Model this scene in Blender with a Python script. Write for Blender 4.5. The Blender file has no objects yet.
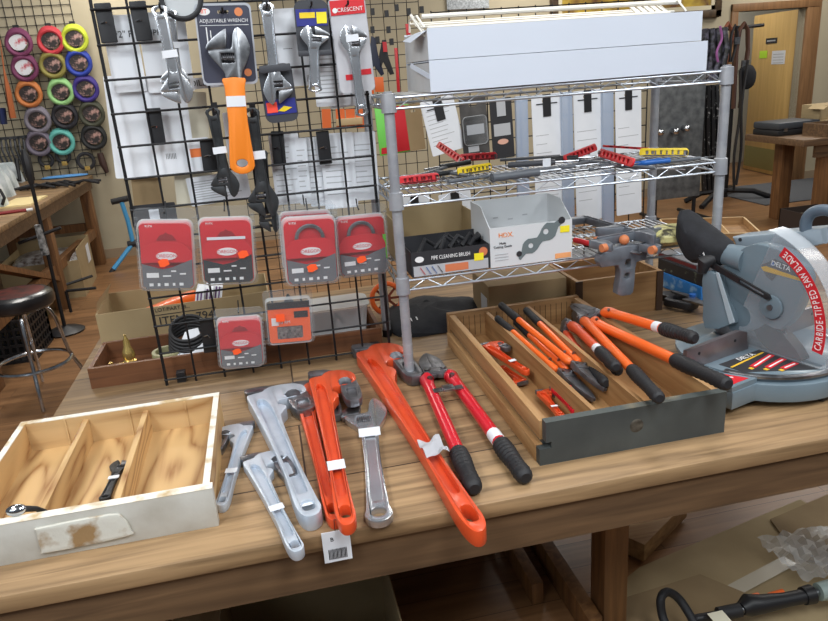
import bpy, bmesh, math, random
from mathutils import Vector, Matrix
random.seed(7)
PI = math.pi
scene = bpy.context.scene
col = scene.collection

# ---------------------------------------------------------------- camera
F, CX, CY = 705.0, 414.0, 310.5
PITCH, YAW, H = math.radians(18.6), math.radians(11.0), 1.65
_a = math.atan2(156, 2090)
fw = Vector((math.sin(YAW)*math.cos(PITCH), math.cos(YAW)*math.cos(PITCH), -math.sin(PITCH)))
_r = Vector((math.cos(YAW), -math.sin(YAW), 0)); _u = _r.cross(fw)
RT = math.cos(_a)*_r - math.sin(_a)*_u
UP = math.sin(_a)*_r + math.cos(_a)*_u
CAM = Vector((0, 0, H))
cd = bpy.data.cameras.new('camera'); cam = bpy.data.objects.new('camera', cd); col.objects.link(cam)
cd.sensor_width = 36; cd.lens = F/828*36; cd.clip_start = .02; cd.clip_end = 100
cam.matrix_world = Matrix(((RT.x, UP.x, -fw.x, 0), (RT.y, UP.y, -fw.y, 0), (RT.z, UP.z, -fw.z, H), (0, 0, 0, 1)))
scene.camera = cam
T = 0.85                                   # workbench top
def ray(px, py): return F*fw + RT*(px-CX) - UP*(py-CY)
def GP(px, py, o, n):
    d = ray(px, py); o = Vector(o); n = Vector(n); return CAM + d*((o-CAM).dot(n)/d.dot(n))
def GZ(px, py, z=T): return GP(px, py, (0, 0, z), (0, 0, 1))
def GY(px, py, y): return GP(px, py, (0, y, 0), (0, 1, 0))
def GX(px, py, x): return GP(px, py, (x, 0, 0), (1, 0, 0))

# ---------------------------------------------------------------- materials
MC = {}
def mat(name, c, rough=.5, metal=0., c2=None, nscale=8., bump=0., bscale=40., coat=0., stretch=(1,1,1), detail=5, spec=None, ramp=(.35,.65)):
    if name in MC: return MC[name]
    m = bpy.data.materials.new(name); m.use_nodes = True; nt = m.node_tree; b = nt.nodes['Principled BSDF']
    b.inputs['Base Color'].default_value = (*c, 1); b.inputs['Roughness'].default_value = rough
    b.inputs['Metallic'].default_value = metal
    if coat: b.inputs['Coat Weight'].default_value = coat; b.inputs['Coat Roughness'].default_value = .12
    if spec is not None: b.inputs['Specular IOR Level'].default_value = spec
    if c2 or bump:
        tc = nt.nodes.new('ShaderNodeTexCoord'); mp = nt.nodes.new('ShaderNodeMapping'); mp.inputs['Scale'].default_value = stretch
        nt.links.new(tc.outputs['Object'], mp.inputs['Vector'])
    if c2:
        n = nt.nodes.new('ShaderNodeTexNoise'); n.inputs['Scale'].default_value = nscale; n.inputs['Detail'].default_value = detail
        r = nt.nodes.new('ShaderNodeValToRGB'); r.color_ramp.elements[0].position = ramp[0]; r.color_ramp.elements[1].position = ramp[1]
        r.color_ramp.elements[0].color = (*c, 1); r.color_ramp.elements[1].color = (*c2, 1)
        nt.links.new(mp.outputs[0], n.inputs['Vector']); nt.links.new(n.outputs['Fac'], r.inputs[0]); nt.links.new(r.outputs[0], b.inputs['Base Color'])
    if bump:
        n2 = nt.nodes.new('ShaderNodeTexNoise'); n2.inputs['Scale'].default_value = bscale; n2.inputs['Detail'].default_value = 4
        bp = nt.nodes.new('ShaderNodeBump'); bp.inputs['Strength'].default_value = bump; bp.inputs['Distance'].default_value = .004
        nt.links.new(mp.outputs[0], n2.inputs['Vector']); nt.links.new(n2.outputs['Fac'], bp.inputs['Height']); nt.links.new(bp.outputs[0], b.inputs['Normal'])
    MC[name] = m; return m
def wood(name, c1, c2, c3, axis=0, scale=1., rough=.5, plank=None, coat=0., world=False, knots=False, seam=.003, contrast=(.3,.7), coarse=3.):
    """long grain along axis; plank=(length,width) adds boards"""
    m = bpy.data.materials.new(name); m.use_nodes = True; nt = m.node_tree; b = nt.nodes['Principled BSDF']; N = nt.nodes.new; L = nt.links.new
    tc = N('ShaderNodeTexCoord'); src = tc.outputs['Object']
    vec = src; fac_plank = None
    if plank:
        br = N('ShaderNodeTexBrick'); br.inputs['Scale'].default_value = 1; br.inputs['Brick Width'].default_value = plank[0]; br.inputs['Row Height'].default_value = plank[1]
        br.inputs['Mortar Size'].default_value = seam; br.inputs['Mortar Smooth'].default_value = .1; br.inputs['Bias'].default_value = 0
        br.inputs['Color1'].default_value = (0, 0, 0, 1); br.inputs['Color2'].default_value = (1, 1, 1, 1); br.inputs['Mortar'].default_value = (.5, .5, .5, 1)
        br.offset = .37
        mpb = N('ShaderNodeMapping')
        if axis == 1: mpb.inputs['Rotation'].default_value = (0, 0, PI/2)
        L(src, mpb.inputs[0]); L(mpb.outputs[0], br.inputs['Vector'])
        ad = N('ShaderNodeVectorMath'); ad.operation = 'ADD'; sc = N('ShaderNodeVectorMath'); sc.operation = 'SCALE'; sc.inputs['Scale'].default_value = 7.3
        L(br.outputs['Color'], sc.inputs[0]); L(src, ad.inputs[0]); L(sc.outputs[0], ad.inputs[1]); vec = ad.outputs[0]
    mp = N('ShaderNodeMapping'); s = [14., 14., 14.]; s[axis] = .9
    mp.inputs['Scale'].default_value = [v*scale for v in s]; L(vec, mp.inputs[0])
    n1 = N('ShaderNodeTexNoise'); n1.inputs['Scale'].default_value = coarse; n1.inputs['Detail'].default_value = 6; n1.inputs['Distortion'].default_value = .6; L(mp.outputs[0], n1.inputs['Vector'])
    mp2 = N('ShaderNodeMapping'); s = [3., 3., 3.]; s[axis] = .35; mp2.inputs['Scale'].default_value = [v*scale for v in s]; L(vec, mp2.inputs[0])
    n2 = N('ShaderNodeTexNoise'); n2.inputs['Scale'].default_value = 2.; n2.inputs['Detail'].default_value = 3; n2.inputs['Distortion'].default_value = 1.5; L(mp2.outputs[0], n2.inputs['Vector'])
    r = N('ShaderNodeValToRGB'); e = r.color_ramp.elements; e[0].position = contrast[0]; e[0].color = (*c1, 1); e[1].position = contrast[1]; e[1].color = (*c2, 1)
    L(n1.outputs['Fac'], r.inputs[0])
    mx = N('ShaderNodeMix'); mx.data_type = 'RGBA'; mx.inputs['B'].default_value = (*c3, 1); L(r.outputs[0], mx.inputs['A'])
    mr = N('ShaderNodeMapRange'); mr.inputs['From Min'].default_value = .45; mr.inputs['From Max'].default_value = .75; mr.inputs['To Max'].default_value = .7; L(n2.outputs['Fac'], mr.inputs['Value']); L(mr.outputs[0], mx.inputs['Factor'])
    out = mx.outputs['Result']
    if plank:
        hs = N('ShaderNodeHueSaturation'); mr2 = N('ShaderNodeMapRange'); mr2.inputs['To Min'].default_value = .82; mr2.inputs['To Max'].default_value = 1.14
        L(br.outputs['Color'], mr2.inputs['Value']); L(mr2.outputs[0], hs.inputs['Value']); L(out, hs.inputs['Color'])
        m2 = N('ShaderNodeMix'); m2.data_type = 'RGBA'; m2.inputs['B'].default_value = (c1[0]*.35, c1[1]*.3, c1[2]*.3, 1); L(hs.outputs[0], m2.inputs['A']); L(br.outputs['Fac'], m2.inputs['Factor']); out = m2.outputs['Result']
    L(out, b.inputs['Base Color']); b.inputs['Roughness'].default_value = rough
    if coat: b.inputs['Coat Weight'].default_value = coat; b.inputs['Coat Roughness'].default_value = .2
    bp = N('ShaderNodeBump'); bp.inputs['Strength'].default_value = .25; bp.inputs['Distance'].default_value = .002; L(n1.outputs['Fac'], bp.inputs['Height']); L(bp.outputs[0], b.inputs['Normal'])
    MC[name] = m; return m
def clear(name, tint=(.9,.93,.95), amt=.16, rough=.12):
    m = bpy.data.materials.new(name); m.use_nodes = True; nt = m.node_tree; nt.nodes.remove(nt.nodes['Principled BSDF'])
    o = nt.nodes['Material Output']; tr = nt.nodes.new('ShaderNodeBsdfTransparent'); tr.inputs[0].default_value = (.95, .96, .97, 1)
    pr = nt.nodes.new('ShaderNodeBsdfPrincipled'); pr.inputs['Base Color'].default_value = (*tint, 1); pr.inputs['Roughness'].default_value = rough
    fr = nt.nodes.new('ShaderNodeLayerWeight'); fr.inputs['Blend'].default_value = .35
    mr = nt.nodes.new('ShaderNodeMapRange'); mr.inputs['To Min'].default_value = amt; mr.inputs['To Max'].default_value = .85
    mx = nt.nodes.new('ShaderNodeMixShader'); nt.links.new(fr.outputs['Facing'], mr.inputs[0]); nt.links.new(mr.outputs[0], mx.inputs[0])
    nt.links.new(tr.outputs[0], mx.inputs[1]); nt.links.new(pr.outputs[0], mx.inputs[2]); nt.links.new(mx.outputs[0], o.inputs[0]); MC[name] = m; return m

def sr(r, g, b):
    f = lambda v: ((v/255+.055)/1.055)**2.4 if v > 10 else v/255/12.92
    return (f(r), f(g), f(b))

# ---------------------------------------------------------------- mesh builder
def smooth(pts, n=4, closed=True):
    P = [Vector(p) for p in pts]; N_ = len(P); out = []
    rng = range(N_) if closed else range(N_-1)
    for i in rng:
        if closed: a, b, c, d = P[i-1], P[i], P[(i+1) % N_], P[(i+2) % N_]
        else: a, b, c, d = P[max(i-1, 0)], P[i], P[i+1], P[min(i+2, N_-1)]
        for k in range(n):
            t = k/n; out.append(.5*((2*b)+(c-a)*t+(2*a-5*b+4*c-d)*t*t+(3*b-a-3*c+d)*t**3))
    if not closed: out.append(P[-1])
    return out
def rrect(w, h, r, cx=0, cy=0, n=5):
    o = []
    for sx, sy, a0 in ((1, 1, 0), (-1, 1, 90), (-1, -1, 180), (1, -1, 270)):
        for k in range(n+1):
            a = math.radians(a0+90*k/n); o.append((cx+sx*(w/2-r)+r*math.cos(a), cy+sy*(h/2-r)+r*math.sin(a)))
    return o
def circ(cx, cy, r, n=24, ry=None):
    return [(cx+r*math.cos(2*PI*k/n), cy+(ry or r)*math.sin(2*PI*k/n)) for k in range(n)]
def Tr(x=0, y=0, z=0): return Matrix.Translation((x, y, z))
def Rx(d): return Matrix.Rotation(math.radians(d), 4, 'X')
def Ry(d): return Matrix.Rotation(math.radians(d), 4, 'Y')
def Rz(d): return Matrix.Rotation(math.radians(d), 4, 'Z')
def basis(o, X, Y, Z):
    return Matrix(((X[0], Y[0], Z[0], o[0]), (X[1], Y[1], Z[1], o[1]), (X[2], Y[2], Z[2], o[2]), (0, 0, 0, 1)))
class MB:
    def __init__(s): s.bm = bmesh.new(); s.mi = 0
    def _take(s, t, M):
        if M is not None: t.transform(M)
        for f in t.faces: f.material_index = s.mi
        me = bpy.data.meshes.new('tmp'); t.to_mesh(me); t.free(); s.bm.from_mesh(me); bpy.data.meshes.remove(me); return s
    def mesh(s, me, M=None):
        t = bmesh.new(); t.from_mesh(me); bpy.data.meshes.remove(me); return s._take(t, M)
    def box(s, c, d, M=None, bev=0, seg=2):
        t = bmesh.new(); bmesh.ops.create_cube(t, size=1)
        bmesh.ops.scale(t, vec=d, verts=t.verts); 
        if bev: bmesh.ops.bevel(t, geom=t.edges[:], offset=bev, segments=seg, affect='EDGES', profile=.5)
        bmesh.ops.translate(t, vec=c, verts=t.verts)
        return s._take(t, M)
    def bb(s, x0, x1, y0, y1, z0, z1, M=None, bev=0): return s.box(((x0+x1)/2, (y0+y1)/2, (z0+z1)/2), (abs(x1-x0), abs(y1-y0), abs(z1-z0)), M, bev)
    def beam(s, p0, p1, w, h, bev=0, upv=(0, 0, 1)):
        p0, p1 = Vector(p0), Vector(p1); X = (p1-p0); l = X.length; X.normalize(); u = Vector(upv)
        Y = u.cross(X)
        if Y.length < 1e-4: Y = Vector((0, 1, 0)).cross(X)
        Y.normalize(); Z = X.cross(Y)
        return s.box((l/2, 0, 0), (l, w, h), basis(p0, X, Y, Z), bev)
    def tube(s, pts, r, seg=8, closed=False, M=None, ell=1.):
        P = [Vector(p) for p in pts]; n = len(P); t = bmesh.new(); rings = []
        rad = r if isinstance(r, (list, tuple)) else [r]*n
        prev = None
        for i in range(n):
            d = (P[(i+1) % n]-P[i-1]) if closed else (P[min(i+1, n-1)]-P[max(i-1, 0)])
            d.normalize()
            if prev is None:
                a = Vector((0, 0, 1)) if abs(d.z) < .9 else Vector((1, 0, 0)); x = a.cross(d).normalized()
            else: x = (prev-d*prev.dot(d)).normalized()
            prev = x; y = d.cross(x)
            rings.append([t.verts.new(P[i]+rad[i]*(x*math.cos(2*PI*k/seg)+y*ell*math.sin(2*PI*k/seg))) for k in range(seg)])
        for i in range(n if closed else n-1):
            a, b = rings[i], rings[(i+1) % n]
            for k in range(seg): t.faces.new((a[k], a[(k+1) % seg], b[(k+1) % seg], b[k]))
        if not closed:
            t.faces.new(rings[0][::-1]); t.faces.new(rings[-1])
        return s._take(t, M)
    def cyl(s, p0, p1, r0, r1=None, seg=20, M=None):
        return s.tube([p0, p1], [r0, r0 if r1 is None else r1], seg, M=M)
    def lathe(s, prof, M=None, seg=24):
        t = bmesh.new(); rings = []
        for r, z in prof:
            rings.append([t.verts.new((max(r, 1e-5)*math.cos(2*PI*k/seg), max(r, 1e-5)*math.sin(2*PI*k/seg), z)) for k in range(seg)])
        for a, b in zip(rings, rings[1:]):
            for k in range(seg): t.faces.new((a[k], a[(k+1) % seg], b[(k+1) % seg], b[k]))
        t.faces.new(rings[0][::-1]); t.faces.new(rings[-1])
        return s._take(t, M)
    def prism(s, outline, z0, z1, holes=(), bev=0, M=None, ebev=0):
        cu = bpy.data.curves.new('c', 'CURVE'); cu.dimensions = '2D'; cu.fill_mode = 'BOTH'
        cu.extrude = max((z1-z0)/2-bev, .0001); cu.bevel_depth = bev; cu.bevel_resolution = 1 if bev else 0; cu.offset = -bev
        for poly in [outline]+list(holes):
            sp = cu.splines.new('POLY'); sp.points.add(len(poly)-1); sp.use_cyclic_u = True
            for i, p in enumerate(poly): sp.points[i].co = (p[0], p[1], 0, 1)
        ob = bpy.data.objects.new('c', cu); col.objects.link(ob)
        dg = bpy.context.evaluated_depsgraph_get(); me = bpy.data.meshes.new_from_object(ob.evaluated_get(dg))
        bpy.data.objects.remove(ob); bpy.data.curves.remove(cu)
        t = bmesh.new(); t.from_mesh(me); bpy.data.meshes.remove(me); bmesh.ops.translate(t, vec=(0, 0, (z0+z1)/2), verts=t.verts)
        bmesh.ops.remove_doubles(t, verts=t.verts, dist=1e-6)
        if ebev:
            t.normal_update(); es = [e for e in t.edges if len(e.link_faces) == 2 and abs(e.link_faces[0].normal.z) + abs(e.link_faces[1].normal.z) > .9 and min(abs(e.link_faces[0].normal.z), abs(e.link_faces[1].normal.z)) < .1]
            bmesh.ops.bevel(t, geom=es, offset=ebev, segments=2, affect='EDGES', profile=.5, clamp_overlap=False)
        return s._take(t, M)
    def text(s, body, size, M=None, depth=.0004, align='CENTER', sx=1.):
        cu = bpy.data.curves.new('t', 'FONT'); cu.body = body; cu.size = size; cu.extrude = depth; cu.align_x = align; cu.align_y = 'CENTER'; cu.resolution_u = 3
        ob = bpy.data.objects.new('t', cu); col.objects.link(ob)
        dg = bpy.context.evaluated_depsgraph_get(); me = bpy.data.meshes.new_from_object(ob.evaluated_get(dg))
        bpy.data.objects.remove(ob); bpy.data.curves.remove(cu)
        t = bmesh.new(); t.from_mesh(me); bpy.data.meshes.remove(me)
        if sx != 1: bmesh.ops.scale(t, vec=(sx, 1, 1), verts=t.verts)
        return s._take(t, M)
    def ball(s, c, r, M=None, seg=16):
        t = bmesh.new(); bmesh.ops.create_uvsphere(t, u_segments=seg, v_segments=seg//2+2, radius=1)
        rr = r if isinstance(r, (tuple, list)) else (r, r, r)
        bmesh.ops.scale(t, vec=rr, verts=t.verts); bmesh.ops.translate(t, vec=c, verts=t.verts); return s._take(t, M)
    def loft(s, rings, M=None, cap=True):
        t = bmesh.new(); R = [[t.verts.new(p) for p in r] for r in rings]; n = len(R[0])
        for a, b in zip(R, R[1:]):
            for k in range(n): t.faces.new((a[k], a[(k+1) % n], b[(k+1) % n], b[k]))
        if cap: t.faces.new(R[0][::-1]); t.faces.new(R[-1])
        return s._take(t, M)
    def grid(s, f, nu, nv, thick=0, M=None):
        t = bmesh.new(); V = [[t.verts.new(f(i/nu, j/nv)) for j in range(nv+1)] for i in range(nu+1)]
        for i in range(nu):
            for j in range(nv): t.faces.new((V[i][j], V[i+1][j], V[i+1][j+1], V[i][j+1]))
        if thick: bmesh.ops.solidify(t, geom=t.faces[:], thickness=thick)
        return s._take(t, M)
    def build(s, name, m, parent=None, ang=35, label=None, M=None):
        if M is not None: s.bm.transform(M)
        bmesh.ops.recalc_face_normals(s.bm, faces=s.bm.faces[:])
        me = bpy.data.meshes.new(name); s.bm.to_mesh(me); s.bm.free()
        for mm in (m if isinstance(m, (list, tuple)) else [m]): me.materials.append(mm)
        me.shade_smooth(); me.set_sharp_from_angle(angle=math.radians(ang))
        o = bpy.data.objects.new(name, me); col.objects.link(o)
        if parent: o.parent = parent
        if label: o['label'] = label
        return o
def thing(name, label, cat, M=None, group=None):
    o = bpy.data.objects.new(name, None); col.objects.link(o); o.empty_display_size = .05
    if M is not None: o.matrix_world = M if isinstance(M, Matrix) else Matrix.Translation(M)
    o['label'] = label; o['category'] = cat
    if group: o['group'] = group
    return o
def tag(o, label, cat, group=None, M=None):
    o['label'] = label; o['category'] = cat
    if group: o['group'] = group
    if M is not None: o.matrix_world = M if isinstance(M, Matrix) else Matrix.Translation(M)
    return o
def struct(o, M=None):
    o['kind'] = 'structure'
    if M is not None: o.matrix_world = M if isinstance(M, Matrix) else Matrix.Translation(M)
    return o
def copy_tree(o, M=None, label=None, group=None, parent=None):
    c = o.copy(); col.objects.link(c)
    if parent: c.parent = parent
    for ch in list(o.children): copy_tree(ch, parent=c)
    if M is not None: c.matrix_world = M
    if label: c['label'] = label
    if group: c['group'] = group
    return c
# placing: X axis runs from pixel a to pixel b on the given plane, Z faces the viewer
def along(a, b, pl='z', v=T, lift=0):
    g = {'z': GZ, 'y': GY, 'x': GX}[pl]; A, B = g(*a, v), g(*b, v); X = (B-A).normalized()
    Z = {'z': Vector((0, 0, 1)), 'y': Vector((0, -1, 0)), 'x': Vector((-1, 0, 0))}[pl]
    return basis(A+Z*lift, X, Z.cross(X), Z), (B-A).length
def updown(a, b, pl='y', v=1.93, lift=0):
    """a top centre, b bottom centre: Y local up, origin at the top"""
    g = {'z': GZ, 'y': GY, 'x': GX}[pl]; A, B = g(*a, v), g(*b, v); Y = (A-B).normalized()
    Z = {'z': Vector((0, 0, 1)), 'y': Vector((0, -1, 0)), 'x': Vector((-1, 0, 0))}[pl]
    return basis(A+Z*lift, Y.cross(Z), Y, Z), (B-A).length
def L2(M, p): q = M.inverted() @ Vector(p); return (q.x, q.y)
# ================================================================ materials
bench_wood = wood('bench wood', sr(94,72,48), sr(160,130,94), sr(118,92,64), 0, 1., .5, (3.4,.265), coat=.0, contrast=(.25,.62), seam=.0022)
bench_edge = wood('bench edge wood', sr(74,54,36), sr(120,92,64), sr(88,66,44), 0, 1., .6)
leg_wood = wood('leg wood', sr(92,60,34), sr(140,98,58), sr(112,76,44), 2, 1., .55)
floor_wood = wood('floor planks', sr(108,76,48), sr(150,110,74), sr(126,90,58), 0, .8, .38, (1.2,.125), contrast=(.3,.7), seam=.0012, coarse=2.)
walnut = wood('walnut tray wood', sr(84,52,32), sr(124,80,50), sr(102,66,42), 0, 1.2, .5)
def ply(name, axis, c1, c2):
    m = bpy.data.materials.new(name); m.use_nodes = True; nt = m.node_tree; b = nt.nodes['Principled BSDF']; N = nt.nodes.new; L = nt.links.new
    tc = N('ShaderNodeTexCoord'); mp = N('ShaderNodeMapping'); s_ = [9., 9., 9.]; s_[axis] = 1.6; mp.inputs['Scale'].default_value = s_; L(tc.outputs['Object'], mp.inputs[0])
    n = N('ShaderNodeTexNoise'); n.inputs['Scale'].default_value = .9; n.inputs['Detail'].default_value = 1.5; n.inputs['Distortion'].default_value = .5; L(mp.outputs[0], n.inputs[0])
    mu = N('ShaderNodeMath'); mu.operation = 'MULTIPLY'; mu.inputs[1].default_value = 16; L(n.outputs['Fac'], mu.inputs[0])
    fr = N('ShaderNodeMath'); fr.operation = 'PINGPONG'; fr.inputs[1].default_value = 1; L(mu.outputs[0], fr.inputs[0])
    pw = N('ShaderNodeMath'); pw.operation = 'POWER'; pw.inputs[1].default_value = 2.2; L(fr.outputs[0], pw.inputs[0])
    n2 = N('ShaderNodeTexNoise'); n2.inputs['Scale'].default_value = 12; mp2 = N('ShaderNodeMapping'); s2 = [8., 8., 8.]; s2[axis] = .6; mp2.inputs['Scale'].default_value = s2; L(tc.outputs['Object'], mp2.inputs[0]); L(mp2.outputs[0], n2.inputs[0])
    ad = N('ShaderNodeMath'); ad.operation = 'MULTIPLY'; L(pw.outputs[0], ad.inputs[0]); L(n2.outputs['Fac'], ad.inputs[1])
    r = N('ShaderNodeValToRGB'); e = r.color_ramp.elements; e[0].position = 0; e[0].color = (*c2, 1); e[1].position = .62; e[1].color = (*c1, 1); L(ad.outputs[0], r.inputs[0])
    L(r.outputs[0], b.inputs['Base Color']); b.inputs['Roughness'].default_value = .6; MC[name] = m; return m
plyw = ply('plywood', 0, sr(160,120,74), sr(206,174,126)); plyy = ply('plywood lengthways', 1, sr(144,98,54), sr(206,170,118))
pine = wood('old pine', sr(140,100,60), sr(186,146,98), sr(150,110,68), 1, 1., .6)
pinex = wood('old pine cross', sr(128,92,56), sr(176,138,92), sr(142,104,64), 0, 1., .6)
trimw = wood('door trim wood', sr(110,78,48), sr(140,104,68), sr(120,88,56), 2, 1., .5)
wallm = mat('beige wall paint', sr(176,166,142), .85, c2=sr(170,160,136), nscale=3, bump=.1, bscale=120)
black_metal = mat('black powder coat', sr(26,26,29), .45, .3)
black_plastic = mat('black plastic', sr(28,28,31), .45)
black_rubber = mat('black rubber grip', sr(30,30,33), .6, bump=.2, bscale=200)
chrome = mat('chrome', sr(205,208,212), .16, 1., c2=sr(165,168,174), nscale=20)
satin = mat('satin steel', sr(176,178,182), .34, 1., c2=sr(120,122,126), nscale=30)
dark_steel = mat('dark steel', sr(140,140,144), .4, .8, c2=sr(100,100,104), nscale=25)
black_oxide = mat('black oxide steel', sr(72,74,76), .5, .7, c2=sr(50,52,54), nscale=25)
alu = mat('cast aluminium', sr(204,213,224), .42, .4, c2=sr(186,196,208), nscale=18, bump=.06, bscale=200)
post_m = mat('painted grey post', sr(172,174,178), .42, .3, c2=sr(146,149,157), nscale=15)
rack_wire = mat('shelf wire', sr(168,174,182), .3, .7)
orange_p = mat('orange enamel', sr(222,82,38), .38, coat=.3, c2=sr(206,70,32), nscale=10)
orange_b = mat('orange vinyl', sr(240,134,34), .5)
orange_h = mat('bright orange tube', sr(240,104,34), .4, coat=.3)
red_p = mat('red enamel', sr(205,26,44), .35, coat=.4)
red_card = mat('red card', sr(205,30,42), .5)
grey_card = mat('grey card', sr(104,104,108), .5)
white_paper = mat('white paper', sr(230,233,238), .7, c2=sr(220,224,230), nscale=6)
white_card = mat('white cardboard', sr(206,213,225), .65, c2=sr(200,207,219), nscale=2)
grey_card_in = mat('grey cardboard side', sr(196,198,200), .7, c2=sr(184,184,184), nscale=10)
kraft = mat('kraft cardboard', sr(168,148,112), .8, c2=sr(154,134,98), nscale=5, bump=.08, bscale=60)
kraft2 = mat('brown cardboard', sr(146,124,90), .8, c2=sr(132,110,78), nscale=5)
print_grey = mat('print grey', sr(176,178,182), .7)
print_dark = mat('print dark', sr(40,40,44), .7)
print_white = mat('print white', sr(232,232,232), .6)
sticker_o = mat('orange sticker', sr(252,92,40), .6)
sticker_y = mat('yellow sticker', sr(242,226,40), .6)
yellow_m = mat('yellow plastic', sr(238,206,40), .4)
red_m = mat('red plastic clamp', sr(206,36,44), .4)
blue_m = mat('blue plastic', sr(32,92,168), .4)
brass = mat('brass', sr(226,196,120), .25, .8, c2=sr(200,168,96), nscale=20)
paint_old = mat('worn white paint', sr(196,194,186), .6, c2=sr(170,164,152), nscale=9, bump=.3, bscale=30, ramp=(.45,.8))
paint_rim = mat('peeling white paint edge', sr(230,226,214), .7, c2=sr(196,170,128), nscale=22, bump=.4, bscale=60, ramp=(.5,.66))
dark_paint = mat('dark green grey paint', sr(62,66,66), .5, c2=sr(78,82,80), nscale=7, bump=.25, bscale=25, ramp=(.4,.75))
dark_worn = mat('dark paint worn edge', sr(72,78,76), .6, c2=sr(120,112,94), nscale=16, ramp=(.5,.7))
saw_grey = mat('saw grey enamel', sr(112,128,138), .38, coat=.25, c2=sr(104,120,130), nscale=10)
fence_m = mat('saw fence metal', sr(150,142,144), .35, .75, c2=sr(120,104,102), nscale=7)
blister = clear('clear blister', amt=.035, rough=.15)
guard_clear = clear('clear blade guard', (.62,.66,.70), .04, .15)
blue_blister = clear('bluish blister', (.45,.55,.72), .5, .2)
cloth_black = mat('black cloth', sr(26,27,31), .9, c2=sr(34,35,40), nscale=30, bump=.3, bscale=80)
carpet = mat('grey mat', sr(78,80,84), .95, bump=.4, bscale=200)

# ================================================================ setting
b = MB(); b.bb(-6, 10.5, -2.5, 10.2, -.1, 0); struct(b.build('floor', floor_wood))
y0 = 7.9
dl, dr, dt = 5.64, 6.56, 2.055
b = MB(); b.bb(-6, dl, y0, y0+.12, 0, 3.2); b.bb(dr, 10.5, y0, y0+.12, 0, 3.2); b.bb(dl, dr, y0, y0+.12, dt, 3.2)
struct(b.build('wall_back', wallm))
b = MB(); b.bb(-6, dl-.1, y0-.015, y0, 0, .1); struct(b.build('baseboard_back', mat('baseboard', sr(150,132,108), .6)))
b = MB(); b.bb(dr+.2, 10.5, y0-.015, y0, 0, .1); struct(b.build('baseboard_right', MC['baseboard']))
b = MB(); b.bb(4.6, 10, 9.7, 9.8, 0, 3.0); struct(b.build('wall_hall', mat('hall wall', sr(214,210,196), .85)))
b = MB()
b.bb(dl-.085, dl, y0-.03, y0+.13, 0, dt+.085, bev=.006); b.bb(dr, dr+.16, y0-.03, y0+.13, 0, dt+.085, bev=.006); b.bb(dl-.085, dr+.16, y0-.035, y0+.13, dt, dt+.085, bev=.006)
b.bb(dr+.16, dr+.2, y0-.02, y0+.02, 0, dt+.085)
struct(b.build('trim_1', trimw))
# door leaf, swung open into the next room
doorm = wood('door veneer', sr(196,158,92), sr(214,178,112), sr(202,166,100), 2, .5, .45, contrast=(.3,.7))
A = Vector((6.60, 7.98, 0)); Bp = Vector((6.735, 9.06, 0)); X = (Bp-A).normalized(); Zu = Vector((0, 0, 1)); M = basis(A, X, Zu.cross(X), Zu)
b = MB(); dw = (Bp-A).length; b.bb(0, dw, -.04, 0, .01, 2.05, bev=.003)
d = struct(b.build('door_1', doorm), M)
def on_door(pts):
    return [M.inverted() @ GP(px, py, A, M.col[1].xyz) for px, py in pts]
q = on_door([(740,150),(788,172)])
b = MB(); b.bb(.02, dw-.02, .001, .004, .06, .34); b.build('kick_plate', mat('brass kick plate', sr(150,144,92), .4, .6), d)
Q = on_door([(766.5,38.5),(777,43)]); b = MB(); b.bb(Q[1].x, Q[0].x, 0, .006, Q[1].z, Q[0].z); s_ = b.build('door_sign', print_dark, d)
b = MB(); b.bb(Q[1].x+.03, Q[0].x-.03, .006, .008, (Q[1].z+Q[0].z)/2-.008, (Q[1].z+Q[0].z)/2+.008); b.build('sign_text', print_grey, s_)
Q = on_door([(760,51),(767,58)]); b = MB(); b.bb(Q[1].x, Q[0].x, 0, .004, Q[1].z, Q[0].z); b.build('sticky_note', mat('green note', sr(190,236,60), .6), d)
Q = on_door([(772.5,51),(784.5,64)]); b = MB(); b.bb(Q[1].x, Q[0].x, 0, .004, Q[1].z, Q[0].z); s_ = b.build('paper_notice', white_paper, d)
b = MB()
for k in range(4): b.bb(Q[1].x+.03, Q[0].x-.03, .004, .0045, Q[0].z-.04-.035*k-.008, Q[0].z-.04-.035*k)
b.build('notice_text', print_grey, s_)
for z in (1.72, 1.0, .3):
    b = MB(); b.bb(-.012, .035, -.03, .014, z-.055, z+.055); b.cyl((-.01, .01, z-.06), (-.01, .01, z+.06), .008); b.build('hinge', mat('hinge brass', sr(196,184,110), .35, .7), d)
# mat on the floor by the door
b = MB(); P = [GZ(*p, 0) for p in [(735,170),(760,192),(816,188),(800,177)]]
b.bb(5.3, 7.1, 6.7, 7.85, 0, .012, bev=.004); tag(b.build('floor_mat', carpet), 'flat dark grey mat on the floor in front of the door', 'mat')
# painting on the back wall
b = MB(); P0 = GY(560, 25, 7.88); P1 = GY(718, 19, 7.88)
x0, x1, z0, z1 = 3.3, 5.39, 2.01, 3.0
M = Tr(0, 7.86, 0)
t = thing('framed_painting', 'framed autumn landscape painting hanging on the beige wall above the wire rack', 'painting', (x0, 7.86, z0))
b = MB(); fwid = .085
for (a0, a1, c0, c1) in ((0, x1-x0, 0, fwid), (0, x1-x0, z1-z0-fwid, z1-z0), (0, fwid, 0, z1-z0), (x1-x0-fwid, x1-x0, 0, z1-z0)): b.bb(a0, a1, -.03, .035, c0, c1, bev=.012)
b.build('frame', mat('dark carved frame', sr(84,66,44), .5, c2=sr(60,46,32), nscale=20), t)
b = MB(); w_ = .045
for (a0, a1, c0, c1) in ((fwid, x1-x0-fwid, fwid, fwid+w_), (fwid, x1-x0-fwid, z1-z0-fwid-w_, z1-z0-fwid), (fwid, fwid+w_, fwid, z1-z0-fwid), (x1-x0-fwid-w_, x1-x0-fwid, fwid, z1-z0-fwid)): b.bb(a0, a1, -.015, .035, c0, c1)
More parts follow.
